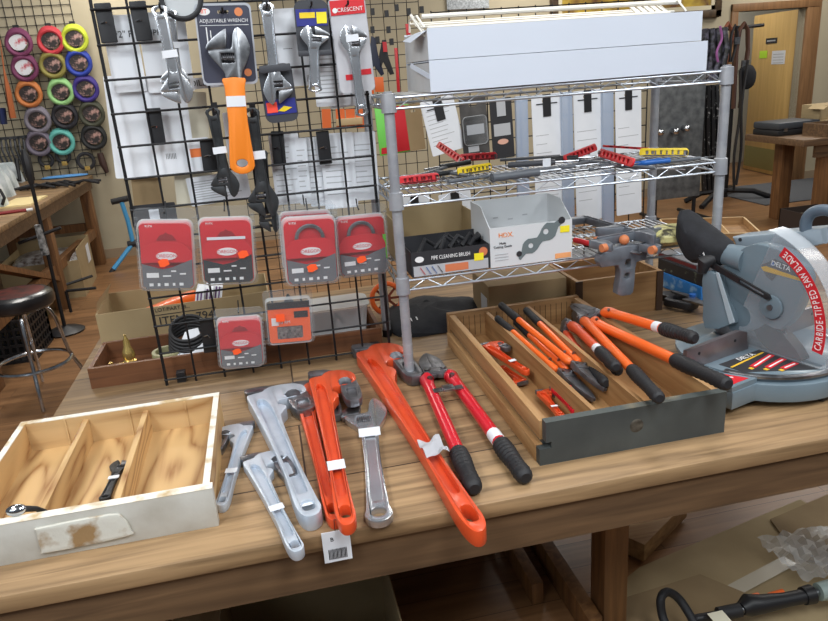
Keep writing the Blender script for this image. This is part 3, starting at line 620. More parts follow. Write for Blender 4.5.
# ================================================================ goods hung on the front of the grid
HY = gy-.045
def hook(px, py, ln=.05, parent=None):
    """black peg hook on the grid wire above a hung thing"""
    p = GY(px, py, gy-.02); z = p.z
    k = round((z-T-.018)/pitch); z = T+.018+k*pitch
    b = MB(); b.tube([(0, 0, .002), (0, -ln, .0), (0, -ln-.006, .006)], .0022, 6); b.bb(-.006, .006, -.002, .002, -.025, .006)
    o = b.build('grid_hook', black_metal); return o, (p.x, gy-.006, z)
GP5 = 'red chain packs hanging on the wire grid'
def arc(r, a0, a1, n, cx=0, cy=0): return [(cx+r*math.cos(math.radians(a0+(a1-a0)*k/n)), cy+r*math.sin(math.radians(a0+(a1-a0)*k/n))) for k in range(n+1)]
def chain_pack(label, top, bot, wpx, y, lower, chain=True, stk=(.2, -.5), ribbon=None, depth=.03, side=None):
    """origin at the top centre of the clear shell; shell w x h"""
    M, h = updown(top, bot, 'y', y); w = (GY(top[0]+wpx/2, top[1], y)-GY(top[0]-wpx/2, top[1], y)).length
    th = thing('chain_pack', label, 'chain pack', M, GP5)
    cw_, ch_ = w*.86, h*.83; cy_ = -h*.56
    b = MB(); b.prism(rrect(w, h, w*.09, 0, -h/2), -.001, .0006, bev=0)
    rings = []
    for (k, z) in ((1.0, .0), (.97, depth*.8), (.93, depth)):
        rings.append([(x, yy, z) for x, yy in rrect(cw_*1.07*k, ch_*1.04*k, w*.12, 0, cy_, 6)])
    b.loft(rings, cap=True)
    n = 11
    for k in range(n): yy = -h*.12-k*h*.075; b.box((-w*.465, yy, .0012), (w*.05, h*.022, .002)); b.box((w*.465, yy, .0012), (w*.05, h*.022, .002))
    b.build('clear_shell', blister, th)
    b = MB(); b.prism(rrect(cw_, ch_, w*.10, 0, cy_, 5), .002, .004); b.build('backing_card', red_card, th)
    # lower half shield: red dome top, grey or black printed base
    lw, lh = cw_*.96, ch_*.70; y1 = cy_-ch_/2+lh
    dome = [(-lw/2, y1-lh*.42), (-lw/2, y1-lh*.22), (-lw*.36, y1-lh*.04), (-lw*.12, y1), (lw*.12, y1), (lw*.36, y1-lh*.04), (lw/2, y1-lh*.22), (lw/2, y1-lh*.42)]
    b = MB(); dm = smooth(dome, 3, closed=False); b.prism([(p.x, p.y) if hasattr(p, 'x') else p for p in [Vector((*d, 0)) if not hasattr(d, 'x') else d for d in dm]], depth*.55, depth*.55+.002)
    b.build('red_shield', red_card, th)
    b = MB(); base = [(-lw/2, y1-lh*.44), (-lw*.1, y1-lh*.56), (lw*.1, y1-lh*.52), (lw/2, y1-lh*.36), (lw/2, cy_-ch_/2+lw*.1), (lw*.42, cy_-ch_/2+.004), (-lw*.42, cy_-ch_/2+.004), (-lw/2, cy_-ch_/2+lw*.1)]
    b.prism(base, depth*.55+.001, depth*.55+.0035); gp = b.build('printed_base', lower, th)
    zt = depth*.55+.0037
    b = MB(); b.box((-lw*.30, y1-lh*.68, zt), (lw*.24, lh*.10, .0004)); b.box((-lw*.02, y1-lh*.70, zt), (lw*.16, lh*.03, .0004)); b.box((lw*.12, y1-lh*.60, zt), (lw*.10, lh*.03, .0004)); b.box((lw*.3, y1-lh*.66, zt), (lw*.12, lh*.03, .0004))
    for k in range(5): b.box((-lw*.34+k*lw*.15, y1-lh*.88, zt), (lw*(.05 if k % 2 else .08), lh*.06, .0004))
    b.build('print_marks', print_white, gp)
    b = MB(); b.prism(circ(0, y1-lh*.28, lw*.21, 24, ry=lh*.085), depth*.55+.002, depth*.55+.0032); lo = b.build('logo_oval', print_white, th)
    b = MB(); b.text('OREGON', lw*.095, Tr(0, y1-lh*.28, depth*.55+.0034)); b.build('lettering', red_card, lo)
    b = MB(); b.text('91PX', lw*.07, Tr(-lw*.33, cy_+ch_*.42, .0045)); b.build('lettering', print_white, th)
    if chain:
        b = MB(); a = arc(lw*.27, 200, -20, 16, 0, y1-lh*.02)
        for k, p in enumerate(a): b.box((0, 0, 0), (lw*.085, lw*.075, .006), Tr(p[0], p[1], depth*.4)@Rz(200-k*13.75+90), bev=.0015)
        b.build('saw_chain', dark_steel, th)
    else:
        b = MB(); b.prism([(-lw*.2, y1+lh*.02), (-lw*.12, y1+lh*.13), (-.005, y1+lh*.15), (0, y1+lh*.19), (.005, y1+lh*.15), (lw*.12, y1+lh*.13), (lw*.2, y1+lh*.02)], .0042, .0056); b.build('saw_outline', mat('dark red print', sr(150,20,30), .5), th)
    if ribbon: b = MB(); b.box((0, y1+.002, depth*.55+.003), (lw*.78, lh*.06, .001)); b.build('white_strip', white_paper, th)
    b = MB(); b.prism([(sx*lw*.1-sy*lh*.02, sy*lh*.085+sx*lh*.02) for sx, sy in ((-1, -.8), (-.2, -1), (1, -.6), (.9, .7), (-.1, 1), (-1.05, .6))], 0, .0004, M=Tr(stk[0]*lw, y1+stk[1]*lh, depth+.0008)); b.build('price_sticker', sticker_o, th)
    if side: b = MB(); b.box((lw*.5, cy_-ch_*.05, depth*.5), (lw*.07, ch_*.42, .004)); b.build('green_insert', mat('green insert', sr(110,200,60), .5), th)
    b = MB(); b.tube([(0, -.012, .006), (0, -.006, -.02), (0, .012, -.035)], .002, 6); b.build('hang_wire', black_metal, th)
    return th
# the shell pixel frame: top centre, bottom centre, width in px
chain_pack('red and grey chain pack farthest left on the wire grid, sticker on its logo', (164, 208), (170, 290), 62, HY, grey_card, chain=False, stk=(-.05, -.40))
chain_pack('red and black chain pack with a white strip, hanging on the wire grid', (224, 206), (230, 284), 60, HY, mat('black card', sr(42,42,46), .5), chain=False, stk=(.33, -.33), ribbon=True)
chain_pack('chain pack in front of another in the middle of the wire grid, chain loop showing', (307, 205), (313, 284), 60, HY-.03, grey_card, stk=(.0, -.62))
chain_pack('chain pack mostly hidden behind another in the middle of the wire grid', (304, 201), (309, 270), 58, HY, grey_card, stk=(-.3, -.3))
chain_pack('chain pack hanging farthest right on the wire grid with a green insert at its side', (358, 205), (364, 275), 56, HY, grey_card, stk=(-.05, -.58), side=True)
chain_pack('lowest red chain pack, hanging alone near the bottom of the wire grid', (238, 308), (243, 366), 50, HY, grey_card, chain=False, stk=(-.1, -.48))
# orange chain pack
M, h = updown((287, 290), (291, 343), 'y', HY); w = .138
th = thing('orange_chain_pack', 'orange chain pack with a dark window hanging beside the lowest red one', 'chain pack', M)
b = MB(); b.prism(rrect(w, h*1.02, .012, 0, -h/2), -.001, .0004); rings = [[(x, y, z) for x, y in rrect(w*.92*k, h*.86*k, .012, 0, -h*.55)] for k, z in ((1, 0), (.96, .022))]; b.loft(rings); b.build('clear_shell', blister, th)
b = MB(); b.prism(rrect(w*.84, h*.50, .008, 0, -h*.70), .008, .012, [rrect(w*.52, h*.24, .004, 0, -h*.77)]); b.bb(-w*.42, w*.42, -h*.48, -h*.30, .008, .010); b.build('orange_card', mat('orange card', sr(240,98,40), .5), th)
b = MB(); b.bb(-w*.27, w*.27, -h*.90, -h*.64, .006, .009); wn = b.build('dark_window', mat('dark window print', sr(60,56,56), .4, c2=sr(130,124,120), nscale=160), th)
b = MB(); b.bb(-w*.42, w*.42, -h*.32, -h*.20, .010, .012); b.bb(w*.10, w*.38, -h*.5, -h*.38, .0125, .0135); b.build('black_band', black_plastic, th)
b = MB(); b.bb(-w*.36, -w*.22, -h*.62, -h*.48, .0125, .013); b.text('13 RM', .012, Tr(-w*.1, -h*.57, .013)); b.build('print_marks', print_white, th)
b = MB(); b.box((-w*.18, -h*.46, .0235), (.024, .022, .0005)); b.build('price_sticker', sticker_o, th)

# ---- wrenches hanging on the grid (X runs towards the head, so a -> b is handle end -> head)
GW = 'adjustable wrenches hanging on the wire grid'
chr_ = (mat('polished chrome', sr(222,224,228), .26, .9, c2=sr(196,198,202), nscale=10), MC['polished chrome'], satin)
def hang(label, a, b_, y, mats, **k):
    M, L = along(a, b_, 'y', y); k.setdefault('open_', .1); return adj_wrench(label, M, L, mats, group=GW, **k)
hang('polished chrome adjustable wrench hanging head down at the left of the wire grid, in front', (159, 6), (182, 104), HY-.02, chr_, w=.019, sticker=.48, open_=.0)
hang('second chrome adjustable wrench tucked behind the left chrome one on the wire grid', (170, 10), (178, 92), HY+.012, chr_, w=.017, sticker=.42)
hang('small black adjustable wrench hanging head down between the orange wrench and the left cards', (212, 108), (229, 197), HY, (black_oxide, black_oxide, dark_steel), w=.018, sticker=.46, flip=1)
hang('large black adjustable wrench hanging head down right of the orange handled wrench', (251, 108), (267, 216), HY, (black_oxide, black_oxide, dark_steel), w=.020, sticker=.42, flip=1)
hang('thin black adjustable wrench seen edge-on behind the large black one', (262, 150), (272, 232), HY+.018, (black_oxide, black_oxide, dark_steel), w=.014, flip=1)
# carded wrenches
def card(name, label, cat, top, bot, wpx, y, m, th_=.003, group=None, r=.012, hole=True):
    M, h = updown(top, bot, 'y', y); w = (GY(top[0]+wpx/2, top[1], y)-GY(top[0]-wpx/2, top[1], y)).length
    t = thing(name, label, cat, M, group)
    holes = [rrect(w*.2, .008, .0035, 0, -.018)] if hole else []
    b = MB(); b.prism(rrect(w, h, r, 0, -h/2), 0, th_, holes); b.build('card', m, t)
    return t, M, w, h
# big orange handled wrench on its dark card
navy = mat('dark navy card', sr(64,66,84), .5, c2=sr(54,56,72), nscale=4)
t, M, w, h = card('carded_wrench', 'adjustable wrench with bright orange handle on a large dark navy card', 'wrench', (222, 4), (231, 84), 56, HY+.01, navy)
b = MB(); rim = rrect(w*1.02, h*1.02, .013, 0, -h/2); b.prism(rim, -.0015, .0045, [rrect(w*.96, h*.96, .011, 0, -h/2)]); b.build('blister_rim', mat('clear rim', sr(176,180,188), .3), t)
b = MB(); b.prism(circ(-w*.34, -h*.09, w*.11, 20, ry=h*.045), .003, .0042); b.build('logo_oval', print_white, t)
b = MB(); b.text('IIT', .014, Tr(-w*.34, -h*.09, .0044)); b.build('logo_text', sticker_o, t)
b = MB(); b.prism(circ(w*.28, -h*.10, w*.075, 20), .003, .004); b.build('orange_dot', mat('dull orange print', sr(214,130,80), .6), t)
b = MB(); b.text('ADJUSTABLE WRENCH', w*.085, Tr(0, -h*.205, .0035)); b.bb(-w*.44, w*.44, -h*.262, -h*.256, .003, .0034); b.build('title_text', print_white, t)
b = MB(); b.bb(-w*.27, -w*.255, -h*.6, -h*.32, .003, .0034); b.bb(-w*.34, -w*.32, -h*.62, -h*.28, .003, .0034); b.build('print_lines', print_white, t)
b = MB(); b.prism(circ(w*.34, -h*.86, w*.07, 16), .003, .004); b.build('orange_dot', MC['dull orange print'], t)
M2, L2_ = along((243, 170), (229, 28), 'y', HY-.005)
wr = adj_wrench('x', M.inverted()@M2, L2_, (satin, satin, dark_steel), w=.025, sticker=.5, open_=.25, flip=-1, sleeve=orange_b)
for k in ('label', 'category', 'group'):
    if k in wr: del wr[k]
wr.parent = t; wr.name = 'wrench'
# give the wrench a steel neck and head above the orange handle
I2 = None
# chrome wrench with a dark card holder (head down)
dkc = mat('charcoal card', sr(58,60,66), .55)
def held(label, hole_px, head_px, cdt, cdb, cwpx, ya, w, jaw_up=False, flip=1):
    t, M, cw2, ch2 = card('carded_wrench', label, 'wrench', cdt, cdb, cwpx, HY+.004, dkc, .004, hole=False, r=.02)
    M2, L2_ = along(hole_px, head_px, 'y', HY-.008)
    wr = adj_wrench('x', M.inverted()@M2, L2_, (MC['brushed chrome'], satin, dark_steel), w=w, open_=.15, flip=flip)
    for k in ('label', 'category', 'group'):
        if k in wr: del wr[k]
    wr.parent = t; wr.name = 'wrench'
    return t, M, cw2, ch2
navyb = mat('blue label', sr(40,46,130), .5)
t, M, w, h = held('chrome wrench hanging head down on a charcoal holder with a blue label', (266, 3), (278, 104), (274, 64), (283, 122), 34, 0, .018, flip=-1)
b = MB(); b.bb(-w*.46, w*.46, -h*.14, -.002, .018, .024, bev=.002); b.build('holder_band', dkc, t)
b = MB(); b.bb(-w*.44, w*.46, -h*.86, -h*.60, .004, .006); b.build('blue_label', navyb, t)
b = MB(); b.bb(-w*.42, -w*.1, -h*.82, -h*.64, .006, .0075); b.build('red_sticker', mat('red orange sticker', sr(250,80,60), .5), t)
b = MB(); b.prism([(-w*.1, -h*.80), (w*.1, -h*.72), (w*.34, -h*.76), (w*.1, -h*.82)], .006, .0078); b.build('yellow_mark', yellow_m, t)
t, M, w, h = held('short chrome wrench hanging head up on a charcoal card with a yellow sticker', (315, 92), (313, 26), (310, 0), (315, 56), 34, 0, .018, flip=1)
b = MB(); b.bb(-w*.46, w*.46, -h*.46, -h*.16, .004, .006); bl = b.build('blue_label', navyb, t)
b = MB(); b.bb(-w*.36, w*.1, -h*.32, -h*.22, .006, .0074); b.build('yellow_print', yellow_m, bl)
b = MB(); b.bb(w*.14, w*.44, -h*.42, -h*.22, .006, .0078); b.build('yellow_sticker', sticker_y, bl)
b = MB(); b.bb(-w*.5, w*.5, -h*1.0, -h*.9, .004, .02, bev=.002); b.build('holder_band', dkc, t)
# red-headed blister card with a long chrome wrench
lightc = mat('pale grey card', sr(196,196,200), .5, c2=sr(180,180,186), nscale=14)
t, M, w, h = card('carded_wrench', 'long chrome wrench on a pale card with a red header, grid right edge', 'wrench', (346, -2), (358, 92), 36, HY+.006, lightc)
b = MB(); b.bb(-w*.48, w*.48, -h*.17, -.004, .003, .005); rh = b.build('red_header', red_card, t)
b = MB(); b.text('CRESCENT', w*.15, Tr(w*.06, -h*.12, .0054)); b.prism(circ(-w*.36, -h*.12, w*.07, 12), .005, .0058); b.build('lettering', print_white, rh)
b = MB(); b.bb(-w*.3, w*.05, -h*.86, -h*.80, .003, .0045); b.bb(w*.1, w*.45, -h*.82, -h*.76, .003, .0045); b.build('red_bars', red_card, t)
b = MB(); b.prism(rrect(w*1.04, h, .01, 0, -h/2), -.002, .0, [rrect(w*.9, h*.94, .01, 0, -h/2)]); b.build('blister_rim', MC['clear rim'], t)
M2, L2_ = along((362, 116), (350, 25), 'y', HY-.008)
wr = adj_wrench('x', M.inverted()@M2, L2_, (MC['brushed chrome'], satin, dark_steel), w=.017, open_=.1, sticker=.86, flip=1)
for k in ('label', 'category', 'group'):
    if k in wr: del wr[k]
wr.parent = t; wr.name = 'wrench'
# round black rimmed dial partly above the top of the view
M, h = updown((181, -14), (182, 12), 'y', HY+.02)
t = thing('tape_reel', 'round black rimmed reel with a pale face at the top of the grid', 'reel', M)
b = MB(); b.prism(circ(0, -h*.5, .052, 32), 0, .02, [circ(0, -h*.5, .040, 28)], bev=.003); b.build('black_rim', black_plastic, t)
b = MB(); b.prism(circ(0, -h*.5, .040, 28), .003, .012); b.build('pale_face', mat('pale face', sr(190,194,196), .5), t)
# bare peg tags: black plastic strips on the grid
GB = 'black plastic hang strips on the wire grid'
strips = [((102, 3), (110, 43), 17, 'outermost left black hang strip at the top of the wire grid'), ((137, 1), (145, 41), 17, 'second black hang strip at the top left of the wire grid'), ((153, 108), (159, 145), 15, 'black hang strip below the polished chrome wrench'),
          ((207, 140), (211, 172), 15, 'black hang strip left of the small black wrench'), ((277, 131), (280, 165), 13, 'black hang strip below the wrench with the blue label'), ((322, 131), (326, 164), 13, 'black hang strip over the white cards, middle of the grid'),
          ((206, 318), (211, 352), 14, 'lowest left black hang strip, in front of the brown carton')]
for a, c, wp, lb in strips:
    M, h = updown(a, c, 'y', gy+.006); w = (GY(a[0]+wp/2, a[1], gy)-GY(a[0]-wp/2, a[1], gy)).length
    t = thing('hang_strip', lb, 'hang strip', M, GB)
    b = MB(); b.prism(rrect(w, h, .003, 0, -h/2), -.002, .004, bev=.001); b.build('strip', black_plastic, t)
    b = MB(); b.tube([(-.012, -h*.5, .006), (0, -h*.46, .012), (.004, -h*.5, .02)], .0018, 6); b.build('wire_hook', chrome, t)

# ================================================================ white card backs hanging on the far side of the grid
GK = 'white card backs hanging behind the wire grid'
def backcard(label, px0, py0, px1, py1, wpx, y=gy+.03, m=None, lines=0, txt=None, txs=None, group=GK, name='hanging_card', cat='card'):
    M, h = updown((px0, py0), (px1, py1), 'y', y); w = (GY(px0+wpx/2, py0, y)-GY(px0-wpx/2, py0, y)).length
    t = thing(name, label, cat, M, group)
    b = MB(); b.prism(rrect(w, h, .004, 0, -h/2), -.0015, .0005); b.build('card', m or white_paper, t)
    if lines:
        b = MB(); rr = random.Random(int(px0*7+py0))
        for k in range(lines):
            yy = -h*(.18+.7*k/lines); b.bb(-w*.4, w*(-.4+.8*rr.uniform(.5, 1)), yy-.0014, yy+.0014, .0006, .001)
        b.build('printed_lines', print_grey, t)
    if txt:
        b = MB()
        for s_, sz, fx, fy in txt: b.text(s_, sz, Tr(fx*w, -fy*h, .001), sx=.95)
        b.build('lettering', print_dark, t)
    return t, w, h
backcard('tall white card marked 1/2 inch at the left edge of the wire grid', 117, 15, 131, 92, 34, txt=[('-1/2" P', .022, 0, .25)], y=gy+.028)
backcard('white card behind the chrome wrenches marked with bold black letters', 160, 12, 172, 92, 48, y=gy+.022, txt=[('UPPER', .02, -.1, .25)])
backcard('blank white card below the 1/2 inch one at the grid left edge', 128, 76, 140, 178, 50, y=gy+.045)
backcard('white card with faint barcode left of the small black wrench', 163, 84, 176, 175, 44, y=gy+.033, lines=0, txt=[('|||||||', .016, -.05, .78)])
t, w, h = backcard('narrow white sign reading TOILET below the large navy card', 206, 77, 208, 88, 46, y=gy+.05, txt=[('TOILET', .022, -.2, .5)])
t, w, h = backcard('narrow pale card with an orange badge beside a black strip', 196, 138, 202, 172, 24, y=gy+.02, group=None)
b = MB(); b.bb(-w*.35, w*.15, -h*.55, -h*.3, .0006, .001); b.build('orange_badge', mat('badge print', sr(226,120,60), .6), t)
backcard('wide white instruction sheet behind the heads of the black wrenches', 216, 174, 222, 202, 62, y=gy+.04, lines=8)
backcard('white card with fine print and screw drawing right of the head-down chrome wrench', 291, 8, 300, 86, 40, lines=0, txt=[('-----', .016, -.2, .5), ('|||||', .018, .3, .9)], y=gy+.03)
backcard('white instruction card behind the short chrome wrench', 327, 22, 334, 106, 36, lines=14, y=gy+.025)
backcard('white printed card at the grid right behind the long chrome wrench', 345, 60, 352, 106, 44, lines=7, y=gy+.035)
for (a, lb) in ([(283, 134, 291, 204, 30), 'grey-white card left of the three long cards in the grid middle'], [(300, 138, 306, 204, 12), 'narrow clear-edged card between two white ones'], [(313, 137, 320, 206, 18), 'narrow white card left of the widest card'],
                [(336, 133, 342, 208, 34), 'widest white card with fine print in the grid middle'], [(362, 132, 367, 200, 26), 'white card at the grid right edge with faint print']):
    backcard(lb, *a, lines=9, y=gy+.028+random.random()*.012)
PKY = 4.77
GO = 'small orange packets seen through the wire grid'
for i, (x, y) in enumerate([(326, 118), (340, 118), (350, 118), (360, 118)]):
    backcard(['leftmost', 'second from the left', 'third from the left', 'rightmost'][i]+' of four small orange packets seen through the wire grid', x, y-9, x+1, y+10, 9, y=PKY, m=mat('orange packet', sr(236,112,48), .5), group=GO, name='orange_packet', cat='packet')
for lb, x, y, m, wp, hp_ in (('pinkish tan card shape behind the lower row of the grid', 255, 60, kraft, 0, 0),):
    pass

# black peg hooks the loose wrenches hang from
GHk = 'black peg hooks on the wire grid'
for (px, py), lb in (((161, 9), 'black peg hook holding the polished chrome wrench'), ((214, 111), 'black peg hook holding the small black wrench'), ((253, 112), 'black peg hook holding the large black wrench'), ((223, 12), 'black peg hook holding the large navy card'), ((267, 6), 'black peg hook holding the head-down chrome wrench'), ((311, 6), 'black peg hook holding the short chrome wrench card'), ((347, 5), 'black peg hook holding the red headed card')):
    p = GY(px, py, HY-.01); t = thing('peg_hook', lb, 'hook', (p.x, HY-.035, p.z), GHk)
    b = MB(); b.tube([(0, .078, .012), (0, .07, 0), (0, .004, 0), (0, 0, .008)], .0026, 6); b.build('peg', black_metal, t)
    b = MB(); b.bb(-.008, .008, .070, .076, -.02, .02); b.build('back_clip', black_plastic, t)

t_, w_, h_ = backcard('dark pack with white barcode hanging behind the leftmost chain pack', 152, 204, 156, 226, 46, y=gy+.02, m=print_dark, group=None, name='dark_pack', cat='pack')
b = MB(); b.bb(-w_*.1, w_*.12, -h_*.7, -h_*.15, .0006, .001); b.build('barcode_label', white_paper, t_)
for (a, lb) in ([(235, 112, 243, 172, 26), 'white card hidden behind the orange handled wrench, below the navy card'], [(146, 178, 149, 206, 30), 'tan cardboard back below the blank white card at the left grid edge'], [(186, 92, 196, 205, 40), 'cream card back between the left white cards and the orange handle']):
    backcard(lb, *a, y=gy+.05+.004*len(lb)/20, m=kraft2 if 'tan' in lb else (mat('cream card', sr(212,206,186), .7) if 'cream' in lb else None), lines=0)
# ================================================================ things on the wire rack
def pillow(b, outline, z0, z1, rings=5, M=None):
    """closed inflated shape over a polygon outline"""
    P = [Vector((p[0], p[1])) for p in outline]; c = sum(P, Vector((0, 0)))/len(P); R_ = []
    zm = (z0+z1)/2; h = (z1-z0)/2
    for k in range(rings+1):
        a = -PI/2+PI*(k+.12)/(rings+.24); s_ = .35+.65*math.cos(a); R_.append([(*(c+(p-c)*s_), zm+h*math.sin(a)) for p in P])
    b.loft(R_, M); return b
sA, sB, sC = T+shz[2]+.018, T+shz[1]+.018, T+shz[0]+.018     # resting heights of the three shelves
# long white cartons
xL, xR = .424, 1.166
GCt = 'long white cartons on top of the wire rack'
yB = ry0+.30
for i, (zb, zt, xr, lb) in enumerate([(sA, sA+.074, 1.174, 'long white carton lying directly on the top shelf of the wire rack'), (sA+.0752, sA+.147, 1.155, 'upper long white carton stacked on another, its left flap open')]):
    t = thing('long_carton', lb, 'carton', (xL, ry0-.008+.001*i, zb), GCt)
    Wc, Hc, Dc = xr-xL, zt-zb, .27
    b = MB(); b.bb(0, Wc, 0, .003, 0, Hc); b.bb(0, Wc, Dc-.003, Dc, 0, Hc); b.bb(.003, Wc-.003, .003, Dc-.003, 0, .003)
    if i == 0: b.bb(.003, Wc-.003, .003, Dc-.003, Hc-.003, Hc)
    b.bb(Wc-.003, Wc, .003, Dc-.003, 0, Hc); b.build('carton_body', white_card, t)
    b = MB(); b.bb(.0, .003, .003, Dc-.003, 0, Hc*.93); b.build('end_panel', grey_card_in, t)
    b = MB()
    if i == 0:
        b.beam((-.001, .002, Hc*.5), (-.020, .12, Hc*.9), .002, Hc*.16); b.build('end_flap', white_card, t)
    else:
        b.mesh  # flap folded out from the open end
        b.loft([[(0, .01, Hc*.95), (0, Dc*.5, Hc*.95), (0, Dc*.5, Hc*.93), (0, .01, Hc*.93)], [(-.035, .03, Hc*.62), (-.035, Dc*.45, Hc*.72), (-.036, Dc*.45, Hc*.70), (-.036, .03, Hc*.60)]]); b.build('end_flap', white_card, t)
        b = MB(); b.bb(.02, Wc-.08, .02, Dc-.02, Hc*.3, Hc*.8); b.build('brown_liner', kraft2, t)
# white coated wire shelf on top of the cartons
zt = sA+.146
t = thing('wire_shelf_bundle', 'white coated wire shelf pieces lying on top of the long white cartons', 'wire shelf', (xL, ry0+.02, zt+.004))
coat = mat('white wire coating', sr(226,222,212), .4)
b = MB(); 
for y, z, x0_, x1_ in ((.01, 0, .01, .66), (.04, .004, 0, .69), (.10, .012, .0, .68), (.16, .02, .0, .70)):
    b.tube([(x0_, y, z), (x1_, y, z)], .0028, 6)
b.tube([(0, .02, .026), (.70, .03, .026)], .006, 8)
for x in (0.0, .70): b.tube([(x, .0, 0), (x-.012, .02, .028), (x, .16, .028), (x, .17, .0)], .0028, 6)
b.build('wire_frame', coat, t)
b = MB(); b.tube([(.0, .0, -.02), (-.03, .01, .03), (-.02, .05, .035), (.01, .04, -.01)], .0028, 6); b.build('wire_loop', coat, t)
b = MB(); b.bb(.10, .30, .17, .18, .0, .018); b.build('black_bar', black_plastic, t)
b = MB()
for k in range(5): b.beam((.60+k*.02, .05, .0), (.62+k*.02, .14, .028), .012, .003)
b.build('white_clips', coat, t)

# second shelf: slotted bars, rods, clamps
def slotted_bar(label, a, c, z, m, w=.024, n=7, nm='slotted_bar', knob=False, tilt=0, grp=None, cat='bar'):
    A_, B_ = GZ(*a, z), GZ(*c, z+tilt); X = (B_-A_).normalized(); Y = Vector((0, 0, 1)).cross(X).normalized()
    # stand on edge facing the viewer
    Zt = (CAM-A_).normalized(); Zt = (Zt-X*Zt.dot(X)).normalized()
    A_ = A_+Vector((0, .03, .010)); M = basis(A_, X, Zt.cross(X), Zt); L_ = (B_-A_).length; t = thing(nm, label, cat, M, grp)
    hs = [rrect(L_*.45/n, w*.52, w*.2, L_*(.1+.82*(k+.5)/n), 0) for k in range(n)]
    b = MB(); b.prism(rrect(L_, w, w*.4, L_/2, 0), 0, .005, hs, bev=.0008); b.build('bar', m, t)
    b = MB(); b.bb(L_*.08, L_*.94, -w*.5, w*.5, -.003, -.0005); b.build('backing', dark_steel if m is not red_m else mat('dark red plastic', sr(130,20,28), .5), t)
    if knob: b = MB(); b.lathe([(.005, 0), (.006, .004), (.004, .006)], Tr(L_*.04, 0, .005), 12); b.build('rivet', satin, t)
    return t
zb = sB+.004
GR = 'red slotted plastic bars on the middle shelf'
slotted_bar('red slotted bar rising to the left on the middle shelf, joined to another', (466, 166), (439, 147), zb, red_m, tilt=.02, grp=GR, knob=True)
slotted_bar('red slotted bar lying flat right of the rising one on the middle shelf', (462, 162), (496, 160), zb+.006, red_m, grp=GR)
slotted_bar('red slotted bar at the left end of the middle shelf, beside the post', (401, 186), (440, 182), zb, red_m, grp=GR)
slotted_bar('red slotted bar rising towards the right, middle of the shelf', (568, 164), (602, 150), zb, red_m, tilt=.01, grp=GR)
slotted_bar('red slotted bar with a round white rivet on the middle shelf', (605, 157), (636, 167), zb+.012, red_m, grp=GR, knob=True)
slotted_bar('thin red bar lying farthest back right on the middle shelf', (608, 150), (650, 153), zb+.01, red_m, w=.007, n=5, grp=GR)
slotted_bar('yellow slotted bar at the left part of the middle shelf', (460, 177), (496, 171), zb, yellow_m, grp='yellow slotted bars on the middle shelf')
slotted_bar('yellow slotted bar at the right part of the middle shelf', (645, 157), (686, 157), zb+.012, yellow_m, grp='yellow slotted bars on the middle shelf')
def rod(label, a, c, z, r, m, n=0, nm='tool_rod', grp=None, z2=None, ends=None, cat='tool'):
    A_, B_ = GZ(*a, z), GZ(*c, z2 if z2 is not None else z); d = B_-A_
    if A_.y < ry0+.02 and z > 1.2: A_.y = ry0+.02
    t = thing(nm, label, cat, A_, grp); b = MB()
    k = max(n, 1)
    pts, rad = [], []
    for i in range(k*2+1): u = i/(k*2); pts.append(d*u); rad.append(r*(1 if i % 2 == 0 or not n else .82))
    b.tube(pts, rad, 12); b.build('handle', m, t)
    b = MB(); b.tube([d*1.0, d*1.5], r*.4, 8); b.build('shank', ends or satin, t)
    return t
grey_h = mat('grey tool handle', sr(92,96,102), .45)
GT = 'hand tools lying on the middle shelf'
rod('thick grey ribbed tool handle at the front of the middle shelf', (492, 178), (538, 172), zb+.006, .0125, grey_h, 4, grp=GT)
rod('dark grey tool handle lying behind the ribbed one on the middle shelf', (508, 165), (555, 162), zb+.006, .009, mat('dark grey handle', sr(70,72,78), .5), grp=GT)
rod('black handled tool lying at the back centre of the middle shelf', (545, 160), (578, 158), zb+.01, .009, black_rubber, grp=GT)
rod('blue handled file lying at the front right of the middle shelf', (678, 162), (632, 167), zb+.006, .008, blue_m, 2, grp=GT)
rod('second blue handle just behind the blue handled file', (660, 160), (640, 163), zb+.008, .006, blue_m, 0, grp=GT)
rod('dark flat tool lying at the left back of the middle shelf', (470, 162), (440, 167), zb+.006, .008, black_oxide, 0, grp=GT)
rod('long steel rod along the front edge of the middle shelf', (560, 174), (630, 166), zb+.004, .004, satin, 0, grp=GT)
rod('grey round tool resting left of the yellow bar on the middle shelf', (425, 176), (452, 172), zb+.005, .007, black_oxide, 0, grp=GT)
for i, (a, c, lb) in enumerate([((430, 170), (470, 176), 'grey bar lying across the left of the shelf behind the yellow bar'), ((448, 182), (500, 174), 'grey bar between yellow bar and ribbed handle'), ((500, 160), (560, 156), 'rearmost grey bar behind the dark grey handle'), ((560, 168), (604, 158), 'grey bar rising beside the middle red bar'), ((575, 160), (610, 163), 'short grey bar just left of the white rivet'), ((640, 170), (690, 164), 'grey bar along the front right edge, below the blue handle'), ((410, 178), (450, 166), 'grey bar slanting at the left post over the shelf wires'),
    ((590, 170), (640, 160), 'grey bar crossing the shelf behind the riveted red bar'), ((600, 165), (655, 168), 'grey bar lying under the blue handled file'), ((520, 172), (575, 166), 'thin grey bar right of the ribbed grey handle'), ((655, 163), (700, 158), 'grey bar at the far right of the middle shelf')]):
    rod(lb, a, c, zb+.003, .005, grey_h, 0, grp='thin grey bars on the middle shelf')
b = MB(); t = thing('price_tag', 'small white price tag standing among the tools on the middle shelf', 'tag', GZ(551, 168, zb)); b.bb(-.012, .012, .03, .031, 0, .024); b.build('tag', white_paper, t)
